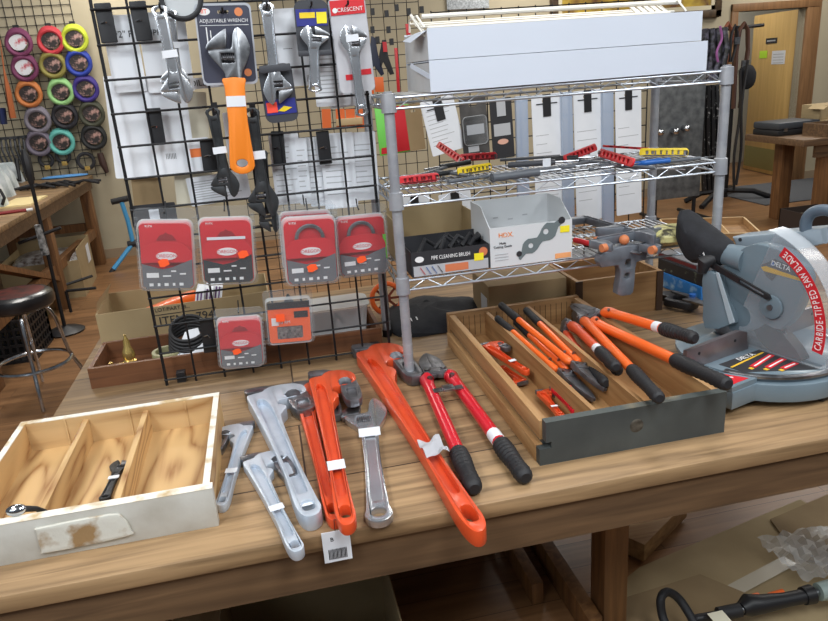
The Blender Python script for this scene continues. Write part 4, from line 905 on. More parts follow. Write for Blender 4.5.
# clamp hanging from panel edge over the shelf at left: small bits
# lower shelf: open white box with a tool drawing
bx0, bx1 = GY(491, 268, ry0-.004).x, GY(572, 255, ry0-.004).x
hz_f, hz_b = .120, .155
t = thing('display_box', 'open white display box with a grey tool printed on its front, lower shelf', 'box', (bx0, ry0-.004, sC))
Wd = bx1-bx0; Dd = .17
b = MB(); b.bb(0, Wd, 0, .002, 0, hz_f-.012); b.bb(0, Wd, Dd-.002, Dd, 0, hz_b); b.bb(.002, Wd-.002, .002, Dd-.002, 0, .002)
for x in (0, Wd-.002): b.prism([(.002, 0), (Dd-.002, 0), (Dd-.002, hz_b), (Dd*.45, hz_b), (.002, hz_f-.012)], 0, .002, M=basis((x, 0, 0), (0, 1, 0), (0, 0, 1), (1, 0, 0)))
b.build('box_body', mat('box white', sr(208,211,213), .6), t)
FM = basis((0, -.0006, 0), (1, 0, 0), (0, 0, 1), (0, -1, 0))
b = MB(); pl = smooth([(.072, .018), (.080, .030), (.084, .050), (.098, .063), (.122, .064), (.134, .084), (.148, .098), (.168, .096), (.184, .106), (.194, .096), (.178, .084), (.170, .062), (.154, .053), (.136, .052), (.122, .034), (.108, .025), (.092, .026), (.078, .012)], 2)
sc_ = Wd/.215; hs_ = [circ(.105*sc_, .045*sc_, .0065*sc_, 14), circ(.145*sc_, .076*sc_, .007*sc_, 14)]
b.prism([(p.x*sc_, p.y*sc_) for p in pl], 0, .0006, hs_, M=FM); tp = b.build('printed_tool', mat('printed tool grey', sr(104,116,118), .6), t)
b = MB(); b.prism(circ(.074*sc_, .028*sc_, .008, 10), .0006, .0012, M=FM); b.build('printed_tip', print_dark, tp); b = MB(); b.prism(circ(.187*sc_, .100*sc_, .010, 10), .0006, .0012, M=FM); b.build('printed_tip', print_dark, tp)
b = MB(); b.text('HDX.', .018, FM@Tr(.045, hz_f*.72, .0004)); b.build('logo_text', mat('orange print', sr(240,140,60), .6), t)
b = MB(); b.text('Multi\nCutting Guide', .009, FM@Tr(.035, hz_f*.5, .0004)); b.build('lettering', print_dark, t)
b = MB()
for k in range(3): b.bb(.012, .05, -.0012, -.0006, .018+k*.008, .020+k*.008)
b.build('printed_lines', print_grey, t)
b = MB(); b.bb(Wd-.035, Wd-.008, -.0016, -.0008, hz_f-.045, hz_f-.027); b.build('yellow_sticker', sticker_y, t)
b = MB(); b.bb(Wd-.05, Wd-.004, -.0014, -.0008, .004, .018); b.build('orange_corner', mat('orange corner', sr(236,166,110), .6), t)
b = MB()
for k in range(4): b.bb(.02+k*.045, .035+k*.045, Dd-.003, Dd-.0022, .09+.008*(k % 2), .094+.008*(k % 2))
b.build('inner_marks', print_grey, t)
# pipe cleaning brush tray
p0, p1 = GY(413, 282, ry0-.002), GY(490, 272, ry0-.002); Wp = p1.x-p0.x
t = thing('brush_box', 'black printed tray box of pipe cleaning brushes at the lower shelf left', 'box', (p0.x, ry0-.002, sC))
b = MB(); hp2 = .068
b.bb(0, Wp, 0, .002, 0, hp2); b.bb(.002, Wp-.002, .002, .138, 0, .002); b.bb(0, .002, .002, .138, 0, hp2); b.bb(Wp-.002, Wp, .002, .138, 0, hp2); b.bb(0, Wp, .138, .14, 0, hp2*1.2); b.build('box_body', print_dark, t)
b = MB(); b.bb(.004, Wp-.004, -.001, -.0004, .002, .030); lo = b.build('light_panel', print_grey, t)
b = MB(); b.text('PIPE CLEANING BRUSH', .0145, FM@Tr(Wp*.50, hp2*.70, .0002), sx=.72); b.build('lettering', print_white, t)
b = MB(); b.prism(circ(Wp*.1, hp2*.7, .012, 16, ry=.008), 0, .0008, M=FM); b.build('logo_oval', print_white, t)
b = MB(); b.prism(circ(Wp*.92, hp2*.72, .012, 16), 0, .0008, M=FM); b.build('orange_dot', mat('orange corner 2', sr(206,120,80), .6), t); b = MB(); b.bb(Wp*.42, Wp*.72, -.0016, -.001, .006, .026); b.build('orange_print', mat('orange corner 2', sr(206,120,80), .6), t)
b = MB(); b.bb(Wp*.80, Wp*.92, -.0022, -.001, .026, .046); b.build('yellow_sticker', sticker_y, t)
for k, m_ in enumerate((red_m, blue_m, blue_m, print_dark)):
    b = MB(); b.beam((.022+k*.016, -.0012, .026), (.034+k*.016, -.0012, .006), .0012, .006, upv=(0, 1, 0)); b.build('printed_brush', m_, lo)
b = MB(); R = random.Random(2)
for k in range(7): x = .02+R.random()*(Wp-.05); b.tube([(x, .03+R.random()*.05, .055), (x+.03, .05+R.random()*.05, .08+R.random()*.008), (x+.06*min(1, (Wp-x)/.07), .08, .06)], .006, 8)
b.build('brushes', black_rubber, t)
# kraft tray behind the brush box
p0 = GY(400, 250, ry0+.16); 
t = thing('kraft_tray', 'kraft cardboard box standing behind the pipe cleaning brushes on the lower shelf', 'box', (rx0+.02, ry0+.15, sC))
b = MB(); Wk = .24; b.bb(0, Wk, 0, .003, 0, .06); b.bb(0, Wk, .16, .163, 0, .135); b.bb(0, .003, .003, .16, 0, .12); b.bb(Wk-.003, Wk, .003, .16, 0, .12); b.bb(.003, Wk-.003, .003, .16, 0, .003); b.build('box_body', kraft, t)
# clamps and bars at the lower shelf right
clampg = mat('clamp grey casting', sr(128,134,142), .45, .5, c2=sr(108,112,120), nscale=20)
def clamp(label, a, c, z, jl=.07, grp=None, pad=None, r=.006, z2=None):
    A_, B_ = GZ(*a, z), GZ(*c, z2 or z); X = (B_-A_).normalized(); Z = Vector((0, 0, 1)); Z = (Z-X*Z.dot(X)).normalized(); M = basis(A_, X, Z.cross(X), Z); L_ = (B_-A_).length
    t = thing('bar_clamp', label, 'clamp', M, grp)
    b = MB(); b.bb(0, L_, -.006, .006, 0, .022, bev=.0015); b.bb(L_*.1, L_*.9, -.003, .003, .022, .026); b.build('bar', clampg, t)
    b = MB(); b.prism(smooth([(0, 0), (.03, .005), (.035, -.03), (.022, -jl), (.006, -jl), (.0, -.03)], 3), .001, .022, bev=.003); b.build('fixed_jaw', clampg, t)
    b = MB(); b.prism(smooth([(L_*.6, .012), (L_*.6+.05, .012), (L_*.6+.045, -.03), (L_*.6+.02, -jl), (L_*.6+.005, -jl), (L_*.6+.008, -.03)], 3), -.002, .026, bev=.003); b.build('sliding_jaw', clampg, t)
    b = MB(); b.cyl((-.008, -jl+.01, .012), (.006, -jl+.01, .012), .011); b.build('pad', pad or mat('orange pad', sr(200,120,76), .6), t)
    return t
GCl = 'grey bar clamps on the lower shelf'
clamp('grey bar clamp at the lower shelf back, pointing at the white display box', (582, 222), (640, 240), sC+.01, grp=GCl)
clamp('grey bar clamp with orange pads across the lower shelf, nearest the shelf front', (590, 248), (660, 235), sC+.035, grp=GCl)
clamp('grey bar clamp lying at the right end of the lower shelf', (640, 252), (690, 236), sC+.012, grp=GCl, jl=.05)
rod('black rubber handled tool beside the white display box, lower shelf', (586, 243), (622, 250), sC+.012, .012, black_rubber, 0, grp='tools on the lower shelf')
rod('red handled tool at the lower shelf beside the white display box', (575, 240), (592, 244), sC+.02, .008, red_m, 0, grp='tools on the lower shelf')
# heavy grey clamp head hanging down over the front of the lower shelf
o = GY(620, 262, ry0-.03)
t = thing('pipe_clamp', 'heavy grey cast pipe clamp hanging down over the front of the lower shelf', 'clamp', (o.x, ry0-.03, sC))
b = MB(); FB = basis((0, 0, 0), (1, 0, 0), (0, 0, 1), (0, -1, 0))
b.prism(smooth([(-.075, .012), (-.070, -.022), (-.022, -.022), (-.016, -.06), (-.022, -.105), (.006, -.112), (.026, -.105), (.03, -.06), (.034, -.02), (.06, -.016), (.062, .018), (.02, .03), (-.02, .03)], 2), 0, .032, [rrect(.016, .022, .006, .008, -.02), rrect(.014, .016, .005, .006, -.055)], bev=.004, M=FB); b.build('casting', clampg, t)
b = MB(); b.cyl((-.07, -.016, .02), (.09, -.016, .02), .008); b.build('screw', satin, t)
b = MB(); b.ball((.0, -.02, .045), .014); b.build('orange_knob', MC['orange pad'], t); b = MB(); b.ball((-.055, .03, .038), .012); b.build('orange_knob', MC['orange pad'], t)
# yellowish tangle of bags
t = thing('wire_shelf_bag', 'pale yellow plastic bag of small parts on the lower shelf, right rear', 'bag', GZ(672, 240, sC+.01))
b = MB(); R = random.Random(5)
pillow(b, smooth([(-.08, -.05), (-.02, -.07), (.05, -.05), (.07, .01), (.02, .05), (-.06, .04)], 3), -.006, .045); b.build('bag', mat('pale yellow bag', sr(206,200,140), .4, c2=sr(70,66,50), nscale=40, ramp=(.45,.6)), t)

# ================================================================ bench clutter below and behind the rack
def open_box(name, label, cat, x0, y0, w, d, h, m, z=T, rot=0, tk=.004, group=None, flaps=(), M=None):
    t = thing(name, label, cat, M or Tr(x0, y0, z)@Rz(rot), group)
    b = MB(); b.bb(0, w, 0, tk, 0, h); b.bb(0, w, d-tk, d, 0, h); b.bb(0, tk, tk, d-tk, 0, h); b.bb(w-tk, w, tk, d-tk, 0, h); b.bb(tk, w-tk, tk, d-tk, 0, tk); b.build('box_body', m, t)
    for (p, q, r_, s_) in flaps:
        b = MB(); b.loft([[p, q, (q[0], q[1], q[2]-.003), (p[0], p[1], p[2]-.003)], [r_, s_, (s_[0], s_[1], s_[2]-.003), (r_[0], r_[1], r_[2]-.003)]]); b.build('flap', m, t)
    return t
# kraft carton at the back left
t = open_box('kraft_carton', 'open kraft carton with printed item number behind the long walnut tray', 'carton', -.60, 2.36, .56, .26, .125, kraft, rot=2,
    flaps=[((0, .02, .125), (0, .26, .125), (.0, .06, .15), (.02, .25, .165))])
FMk = basis((0, -.0008, 0), (1, 0, 0), (0, 0, 1), (0, -1, 0))
b = MB(); b.text('ITEM# 794', .040, FMk@Tr(.28, .072, .0004)); b.text('LOT/PART. B...', .018, FMk@Tr(.24, .112, .0004)); b.text('LENGTH:', .018, FMk@Tr(.28, .036, .0004)); b.bb(.18, .38, -.0012, -.0008, .094, .0965); b.build('lettering', print_dark, t)
# long walnut tray
wx0, wx1, wy0, wy1, wh = -.57, .288, 2.03, 2.26, .062
t = thing('walnut_tray', 'long low walnut brown wooden tray behind the wire grid panel', 'tray', (wx0, wy0, T))
W_, D_ = wx1-wx0, wy1-wy0
b = MB(); b.bb(0, W_, 0, .012, 0, wh); b.build('front_board', walnut, t)
b = MB(); b.bb(0, W_, D_-.012, D_, 0, wh); b.build('back_board', walnut, t)
for x in (0, W_-.012, W_*.47):
    b = MB(); b.bb(x, x+.012, .012, D_-.012, 0, wh*.98); b.build('end_board', walnut, t)
b = MB(); b.bb(.012, W_-.012, .012, D_-.012, 0, .006); b.build('bottom_board', walnut, t)
# orange planter / sign sheets in the carton
t = thing('orange_guard', 'curved orange plastic piece sticking out of the kraft carton', 'plastic part', GY(165, 305, 2.47)+Vector((0, 0, -.03)))
b = MB(); FBB = basis((0, 0, 0), (1, 0, 0), (0, 0, 1), (0, -1, 0))
b.prism(smooth([(-.13, -.02), (-.10, .012), (-.04, .03), (.03, .05), (.10, .065), (.11, .04), (.02, .0), (-.06, -.02)], 3), -.03, .03, bev=.008, M=FBB); b.build('guard', orange_h, t)
GB2 = 'striped paperbacks in the kraft carton'
for i, lb in enumerate(['leftmost', 'middle', 'rightmost']):
    p = GY(190+i*9, 306, 2.45)
    t = thing('booklet', lb+' of three white and purple striped booklets standing in the kraft carton', 'booklet', Tr(p.x, 2.42+.02*i, T+.02)@Ry(14), GB2)
    b = MB(); b.bb(0, .028, 0, .10, 0, .13); b.build('pages', white_paper, t); b = MB(); b.bb(.005, .010, -.001, 0, .0, .13); b.bb(.016, .021, -.001, 0, 0, .13); b.build('stripes', mat('purple stripe', sr(110,80,130), .6), t)
# brass nozzle
p = GZ(133, 356, T+.03); 
t = thing('brass_nozzle', 'brass hose nozzle standing at the left end of the walnut tray', 'nozzle', (p.x, wy0+.10, T+.006))
b = MB(); b.lathe([(.018, 0), (.022, .012), (.020, .03), (.015, .034), (.019, .045), (.017, .06), (.010, .075), (.0085, .095), (.004, .105), (.003, .112)], seg=20); b.build('body', brass, t)
b = MB(); b.tube([(-.01, -.01, .02), (-.05, -.03, .025)], .009, 12); b.tube([(-.045, -.03, .012), (-.048, -.032, .042)], .006, 10); b.build('side_valve', brass, t)
p = GZ(172, 345, T+.03)
t = thing('tape_roll', 'roll of pale green masking tape lying beside the brass nozzle', 'tape', (p.x, wy0+.11, T+.012))
b = MB(); b.prism(circ(0, 0, .048, 32), 0, .036, [circ(0, 0, .036, 28)], bev=.002); b.build('roll', mat('greenish tape', sr(150,146,110), .5), t)
p = GZ(200, 338, T+.05)
t = thing('hose_coil', 'coiled black cable with a crumpled white paper in the walnut tray', 'cable', (GY(190, 340, wy0+.12).x, wy0+.12, T+.012))
b = MB()
for k in range(6): b.tube([(.062*math.cos(a*PI/12)*(1-.03*k), .055*math.sin(a*PI/12)*.9*(1-.03*k), .012+.011*k+.03*(1+math.sin(a*PI/12))*.9) for a in range(24)], .0055, 8, closed=True)
b.build('coil', black_rubber, t)
b = MB(); b.loft([[(-.05, -.05, .02), (.03, -.07, .02), (.05, -.07, .021), (-.04, -.05, .022)], [(-.01, -.01, .085), (.02, 0, .09), (.03, 0, .091), (.0, .0, .088)]]); b.build('paper', white_paper, t)
# clear tub
t = thing('clear_tub', 'clear plastic tub standing in the walnut tray behind the grid', 'tub', (GY(335, 300, wy0+.1).x, wy0+.09, T+.03))
b = MB(); R_ = [[(x, y, z) for x, y in rrect(.19*k, .13*k, .03)] for k, z in ((.88, 0), (.95, .06), (1, .10), (1.06, .102), (1.06, .106), (.98, .108))]; b.loft(R_); b.build('tub', clear('cloudy tub', (.75,.78,.8), .28, .3), t)
b = MB(); b.tube([(-.02, 0, .02), (.0, .02, .06), (.02, .01, .03)], .008, 8); b.build('contents', black_plastic, t)
for k, nm in ((0, 'dark wrapped bundle in the walnut tray just left of the clear tub'),):
    t = thing('wrapped_bundle', nm, 'bundle', (GY(282, 300, wy0+.12).x, wy0+.12, T+.04)); b = MB(); pillow(b, smooth([(-.06, -.04), (.0, -.06), (.05, -.03), (.05, .04), (-.02, .05)], 3), -.03, .055); b.build('cloth', mat('grey green cloth', sr(84,90,88), .8), t)
    b = MB(); b.lathe([(.035, .04), (.02, .09), (.003, .125)], Tr(.02, .03, 0), 14); b.build('black_cone', black_plastic, t)
# orange wheel like cable winder
p = GZ(388, 315, T)
t = thing('cable_winder', 'orange and black round cable winder behind the left rack post', 'winder', (p.x, 2.32, T+.0))
Mw = Tr(0, 0, .062)@Rx(70)
b = MB(); b.prism(circ(0, 0, .06, 32), -.012, .012, [circ(0, 0, .044, 28)], bev=.004, M=Mw); b.build('rim', orange_h, t)
b = MB(); 
for a in range(0, 180, 45): b.box((0, 0, 0), (.092, .008, .01), Mw@Rz(a))
b.cyl((0, 0, -.014), (0, 0, .014), .014, M=Mw); b.build('spokes', mat('brown hub', sr(130,60,40), .5), t)
# black jacket folded on the bench
p = GZ(450, 322, T)
t = thing('folded_jacket', 'folded black cloth jacket with white print behind the cutter crate', 'jacket', Tr(.47, 2.22, T)@Matrix.Diagonal((1.2, 1.25, .8, 1)))
b = MB(); o_ = smooth([(-.10, -.10), (.02, -.12), (.14, -.09), (.18, .02), (.12, .12), (0, .13), (-.11, .08)], 4)
n_ = len(o_); rr = random.Random(3)
rings = []
for s_, z in ((1.0, .0), (1.02, .012), (.95, .03), (.8, .047), (.5, .058), (.2, .066)):
    rings.append([(p_.x*s_, p_.y*s_, max(0, z+(.010*math.sin(i*.9+z*60) if z > .005 else 0))) for i, p_ in enumerate(o_)])
b.loft(rings); b.build('cloth', cloth_black, t)
b = MB(); b.text('SU', .034, Tr(-.055, -.075, .046)@Rz(8)@Rx(38), depth=.001); b.build('white_print', print_white, t)
# kraft box and dark crate under the rack
t = thing('kraft_carton', 'plain brown cardboard carton on the bench right of the black jacket, under the rack', 'carton', Tr(.64, 2.04, T)@Rz(-2))
b = MB(); b.bb(0, .26, 0, .20, 0, .145, bev=.002); b.build('carton_body', kraft2, t)
b = MB(); b.bb(-.0012, 0, .02, .09, .03, .10); b.build('printed_lines', print_grey, t)
t = open_box('wooden_crate', 'low brown wooden crate on the bench under the lower shelf right half', 'crate', .92, 2.00, .30, .24, .135, pinex, tk=.012)
b = MB(); b.bb(.28, .302, -.004, .0, 0, .135); b.build('corner_batten', mat('dark batten', sr(64,44,30), .6), t); b = MB(); b.bb(-.004, .02, -.004, 0, 0, .135); b.build('corner_batten', MC['dark batten'], t)
# blue and black tool boxes right of the rack
GBx = 'boxed tools on the bench right of the rack'
_a, _b = GZ(652, 284), GZ(694, 302); _x = (_b-_a).normalized(); Mb = basis(_a, _x, Vector((0, 0, 1)).cross(_x), Vector((0, 0, 1)))@Tr(0, .01, 0)
def carton(label, M, w, d, h, m, face, nm='tool_carton', grp=None, txt=None, txm=None):
    t = thing(nm, label, 'carton', M, grp); b = MB(); b.bb(0, w, 0, d, 0, h, bev=.001); b.build('carton_body', m, t)
    if face: b = MB(); b.bb(.004, w-.004, -.0008, 0, .004, h-.004); fc = b.build('front_print', face, t)
    if txt: b = MB(); b.text(txt, h*.4, FMk@Tr(w*.5, h*.5, .0008)); b.build('lettering', txm or print_white, t)
    return t
carton('blue tool carton, lowest in the pile between rack and chop saw', Mb, .26, .13, .055, mat('blue carton', sr(34,110,180), .5), mat('blue print', sr(30,120,196), .5, c2=sr(150,190,220), nscale=30, ramp=(.5,.7)), grp=GBx)
carton('black tool carton lying on the blue one between rack and chop saw', Mb@Tr(.01, .005, .0555), .25, .12, .045, print_dark, mat('black print', sr(30,30,34), .5, c2=sr(120,130,110), nscale=40, ramp=(.6,.75)), grp=GBx)
carton('thin grey red carton on top of the pile between rack and chop saw', Mb@Tr(-.0, .01, .101), .22, .11, .02, grey_card, mat('red dark print', sr(110,30,36), .5), grp=GBx)
# pistol grip hand saw handle
M, L = along((657, 294), (705, 305), v=T+.03)
t = thing('pistol_handle_tool', 'black and silver open saw handle lying left of the chop saw', 'hand saw', M)
b = MB(); b.prism(smooth([(0, .03), (.03, .045), (.12, .035), (.15, .01), (.145, -.03), (.09, -.042), (.055, -.04), (.045, -.01), (.01, .0)], 3), -.02, .006, [smooth([(.06, .018), (.10, .018), (.11, -.01), (.075, -.02)], 3)], bev=.005); b.build('grip', black_plastic, t)
b = MB(); b.prism(smooth([(.03, .038), (.12, .030), (.15, .008), (.19, .0), (.19, -.03), (.145, -.026), (.11, -.024), (.115, .005), (.05, .022)], 3), .006, .012); b.build('silver_face', satin, t)
b = MB(); b.cyl((.12, .02, .006), (.12, .02, .02), .011); b.build('blue_knob', blue_m, t)
# pine tray on a side table behind
_a, _b = GZ(668, 236, .64), GZ(762, 234, .64); _x = (_b-_a).normalized(); _y = Vector((0, 0, 1)).cross(_x); LT = (_b-_a).length
t = thing('side_table', 'low brown table behind the workbench right end, carrying a divided pine tray', 'table', basis(Vector((_a.x, _a.y, 0)), _x, _y, Vector((0, 0, 1))))
b = MB(); b.bb(-.05, LT+.05, -.05, .55, .56, .60, bev=.004); b.build('tabletop', bench_wood, t)
for x in (0, LT-.05):
    for y in (0, .45): b = MB(); b.bb(x, x+.05, y, y+.05, 0, .56); b.build('leg', leg_wood, t)
pinel = mat('pale pine', sr(206,176,132), .6)
t = thing('pine_tray', 'shallow pale pine tray with dividers behind the dust bag of the chop saw', 'tray', basis(Vector((_a.x, _a.y, .60)), _x, _y, Vector((0, 0, 1))))
b = MB(); b.bb(0, LT, 0, .008, 0, .045); b.bb(0, LT, .44, .448, 0, .045); b.bb(0, .008, 0, .448, 0, .045); b.bb(LT-.008, LT, 0, .448, 0, .045); b.bb(0, LT, 0, .448, 0, .004); b.build('tray_body', pinex, t)
b = MB(); b.bb(0, LT, 0, .009, .045, .048); b.bb(0, LT, .439, .448, .045, .048); b.bb(0, .009, 0, .448, .045, .048); b.bb(LT-.009, LT, 0, .448, .045, .048); b.build('rim', pinel, t)
for x in (.33, .66): b = MB(); b.bb(x*LT, x*LT+.006, .008, .44, .004, .045); b.build('divider', pinel, t)
# ================================================================ chop saw
sO = Vector((1.175, 1.470, T)); ca, sa = math.cos(math.radians(17)), math.sin(math.radians(17))
SM = basis(sO, (ca, sa, 0), (-sa, ca, 0), (0, 0, 1))
saw = thing('chop_saw', 'grey chop saw with a clear blade guard and black dust bag on the bench', 'saw', SM)
BT = basis((0, 0, 0), (0, -1, 0), (0, 0, 1), (-1, 0, 0))          # blade plane, in saw space: X to the front, Y up, Z to the left
WB = SM @ BT; WBi = WB.inverted(); nrm = WB.col[2].xyz
def S(px, py, off=0.):
    p = WBi @ GP(px, py, WB @ Vector((0, 0, off)), nrm); return (p.x, p.y)
def SP(pts, off=0., n=2): return [(q.x, q.y) for q in smooth([(*S(*p, off), 0) for p in pts], n)] if n else [S(*p, off) for p in pts]
# base casting
b = MB(); R0 = .215; bz0, bz1 = .018, .075
arcp = [(R0*math.cos(math.radians(a)), R0*math.sin(math.radians(a))) for a in range(216, 325, 7)]
b.prism(arcp+[(.18, -.125), (.27, -.125), (.27, .10), (-.245, .10), (-.255, -.125), (-.18, -.125)], bz0, bz1-.012, bev=.004); b.build('base', saw_grey, saw)
for x, y in ((-.215, -.03), (-.215, .07), (.235, -.03), (.235, .07), (0, -.18)):
    b = MB(); b.bb(x-.03, x+.03, y-.02, y+.02, 0, .02, bev=.004); b.build('foot', black_rubber, saw)
b = MB(); b.prism([(.198*math.cos(math.radians(a)), .198*math.sin(math.radians(a))) for a in range(0, 360, 8)], bz1-.012, bz1, [rrect(.014, .30, .005, 0, -.02)], bev=.001); tt = b.build('turntable', saw_grey, saw)
b = MB(); b.prism([(.205*math.cos(math.radians(a)), .205*math.sin(math.radians(a))) for a in range(195, 346, 5)]+[(.188*math.cos(math.radians(a)), .188*math.sin(math.radians(a))) for a in range(345, 194, -5)], bz1-.004, bz1+.003, bev=.001); b.build('miter_scale', satin, tt)
b = MB(); b.prism([(-.255, -.122), (-.168, -.122), (-.205, -.05), (-.200, .0), (-.25, .0)], bz1-.012, bz1); b.build('left_table', saw_grey, saw)
zl = bz1+.0004
b = MB(); b.prism([(-.165, -.085), (-.02, -.178), (-.02, -.02), (-.172, -.02)], bz1, bz1+.0006); lb = b.build('black_label', print_dark, tt)
b = MB()
for k in range(3): b.beam((-.125+k*.022, -.078-k*.024, zl+.0006), (-.028, -.060-k*.032, zl+.0006), .015, .0008)
b.build('red_warning_bars', red_card, lb)
b = MB()
for k in range(3): b.box((-.135+k*.022, -.082-k*.024, zl+.0008), (.010, .010, .0008))
b.beam((-.165, -.05, zl+.0006), (-.03, -.038, zl+.0006), .005, .0008); b.build('yellow_marks', mat('label yellow', sr(226,180,50), .5), lb)
b = MB(); b.text('DELTA', .020, Tr(-.085, -.030, zl+.0004)); b.build('lettering', print_white, lb)
b = MB()
for k in range(3): b.beam((-.118+k*.022, -.078-k*.024, zl+.0012), (-.035, -.062-k*.032, zl+.0012), .004, .0004)
b.build('label_print', print_white, lb)
b = MB(); b.prism([(-.25, -.112), (-.185, -.112), (-.213, -.055), (-.206, -.012), (-.248, -.012)], bz1, bz1+.0008); lb = b.build('red_label', red_card, saw)
b = MB(); b.prism([(-.248, -.03), (-.21, -.03), (-.206, -.012), (-.248, -.012)], bz1+.0008, bz1+.0014); b.build('black_strip', print_dark, lb)
b = MB(); b.tube([(-.248, -.06, bz1+.0015), (-.24, -.076, bz1+.0015), (-.235, -.056, bz1+.0015), (-.222, -.076, bz1+.0015), (-.21, -.09, bz1+.0015)], .0014, 4); b.build('label_print', print_white, lb)
# fence
for s_ in (-1, 1):
    b = MB(); M_ = basis((0, 0, bz1), (1, 0, 0), (0, 0, 1), (0, -1, 0)) 
    pts = [(-.265, 0), (-.035, 0), (-.045, .048), (-.075, .058), (-.262, .052)]
    b.prism([(p[0]*-s_, p[1]) for p in pts] if s_ > 0 else pts, -.012, .0, bev=.001, M=M_@Tr(0, 0, 0)); fn = b.build('fence', fence_m, saw)
    b = MB()
    for x in (-.22, -.09): b.cyl((x*(1 if s_ < 0 else -1), -.001, bz1+.036), (x*(1 if s_ < 0 else -1), .004, bz1+.036), .004, seg=10)
    b.build('fence_bolt', black_plastic, fn)
# label circle from three sampled points
pA, pB, pC = [Vector(S(*p, .028)) for p in ((785, 255), (810, 288), (818, 345))]
def ccen(a, b_, c):
    d = 2*(a.x*(b_.y-c.y)+b_.x*(c.y-a.y)+c.x*(a.y-b_.y)); ux = ((a.length_squared)*(b_.y-c.y)+b_.length_squared*(c.y-a.y)+c.length_squared*(a.y-b_.y))/d
    uy = (a.length_squared*(c.x-b_.x)+b_.length_squared*(a.x-c.x)+c.length_squared*(b_.x-a.x))/d; return Vector((ux, uy))
cc = ccen(pA, pB, pC); RL = (pA-cc).length
print('SAWC', cc, RL, S(771, 307, .03))
aA = math.atan2(pA.y-cc.y, pA.x-cc.x); aC = math.atan2(pC.y-cc.y, pC.x-cc.x)
RG = RL+.030; RB = min(RL+.018, cc.y-.035)
# blade
b = MB(); n = 60; teeth = []
for k in range(n): a = 2*PI*k/n; teeth += [(cc.x+RB*math.cos(a), cc.y+RB*math.sin(a)), (cc.x+(RB-.006)*math.cos(a+.07), cc.y+(RB-.006)*math.sin(a+.07))]
b.prism(teeth, -.001, .001, M=BT); b.build('blade', satin, saw)
# upper guard housing
up = SP([(722, 268), (732, 256), (745, 247), (757, 244), (770, 247), (786, 253), (798, 264), (806, 280), (800, 300), (792, 318), (780, 330), (768, 326), (758, 320), (745, 306), (732, 296)], .02)
b = MB(); b.prism(up, -.022, .020, bev=.004, M=BT); ug = b.build('upper_housing', saw_grey, saw)
b = MB(); q = SP([(761, 265), (775, 259), (795, 268), (812, 280), (795, 278), (778, 274), (772, 281), (766, 276)], .021, 1); b.prism(q, .020, .0212, M=BT); lb = b.build('black_emblem', print_dark, ug)
b = MB(); q = SP([(761, 267), (766, 266), (803, 279), (801, 281), (764, 271)], .021, 0); b.prism(q, .0212, .022, M=BT); b.build('yellow_stripe', MC['label yellow'], lb)
b = MB(); c_ = S(781, 266, .021); b.text('DELTA', .017, BT@Tr(c_[0], c_[1], .0224)@Rz(-8)); b.build('lettering', print_white, lb)
b = MB(); c_ = S(773, 264, .021); b.prism([(c_[0]-.006, c_[1]-.004), (c_[0], c_[1]+.007), (c_[0]+.006, c_[1]-.004)], .0213, .0222, M=BT); b.build('blue_triangle', blue_m, lb)
# clear lower guard (shell with rim)
gp_ = [(cc.x+RG*math.cos(a), cc.y+RG*math.sin(a)) for a in [math.radians(d) for d in range(-96, 78, 6)]]
gi_ = [(cc.x+.030*math.cos(a), cc.y+.030*math.sin(a)) for a in [math.radians(d) for d in range(78, -97, -24)]]
b = MB(); b.prism(gp_+gi_, .022, .0245, M=BT)
ro = [(cc.x+RG*math.cos(a), cc.y+RG*math.sin(a)) for a in [math.radians(d) for d in range(-96, 78, 6)]]; ri = [(cc.x+(RG-.003)*math.cos(a), cc.y+(RG-.003)*math.sin(a)) for a in [math.radians(d) for d in range(77, -97, -6)]]
b.prism(ro+ri, -.034, .022, M=BT); lg = b.build('clear_guard', guard_clear, saw)
# red warning arc with lettering
ri_, ro_ = RL-.013, RL+.013
a0, a1 = aC-.10, aA+.06
n = 24
arcpts = [(cc.x+ro_*math.cos(a0+(a1-a0)*k/n), cc.y+ro_*math.sin(a0+(a1-a0)*k/n)) for k in range(n+1)]+[(cc.x+ri_*math.cos(a1+(a0-a1)*k/n), cc.y+ri_*math.sin(a1+(a0-a1)*k/n)) for k in range(n+1)]
b = MB(); b.prism(arcpts, .0246, .0254, M=BT); rl = b.build('red_arc_label', red_card, lg)
b = MB(); txt = 'CARBIDE-TIPPED SAW BLADE'; wd = {'I': .45, '-': .6, ' ': .5, 'W': 1.25, 'M': 1.2}
tot = sum(wd.get(c, 1) for c in txt); cur = a0+.03; span = (a1-a0-.06)
for c in txt:
    da = span*wd.get(c, 1)/tot; a = cur+da/2; cur += da
    if c != ' ': b.text(c, .0235, BT@Tr(cc.x+RL*math.cos(a), cc.y+RL*math.sin(a), .0258)@Rz(math.degrees(a)+90), sx=.72)
b.build('lettering', print_white, rl)
b = MB(); b.prism(SP([(750, 316), (765, 322), (785, 336), (802, 360), (790, 366), (772, 352), (758, 338)], .01, 2), -.02, .012, M=BT); b.build('inner_guard', black_plastic, saw)
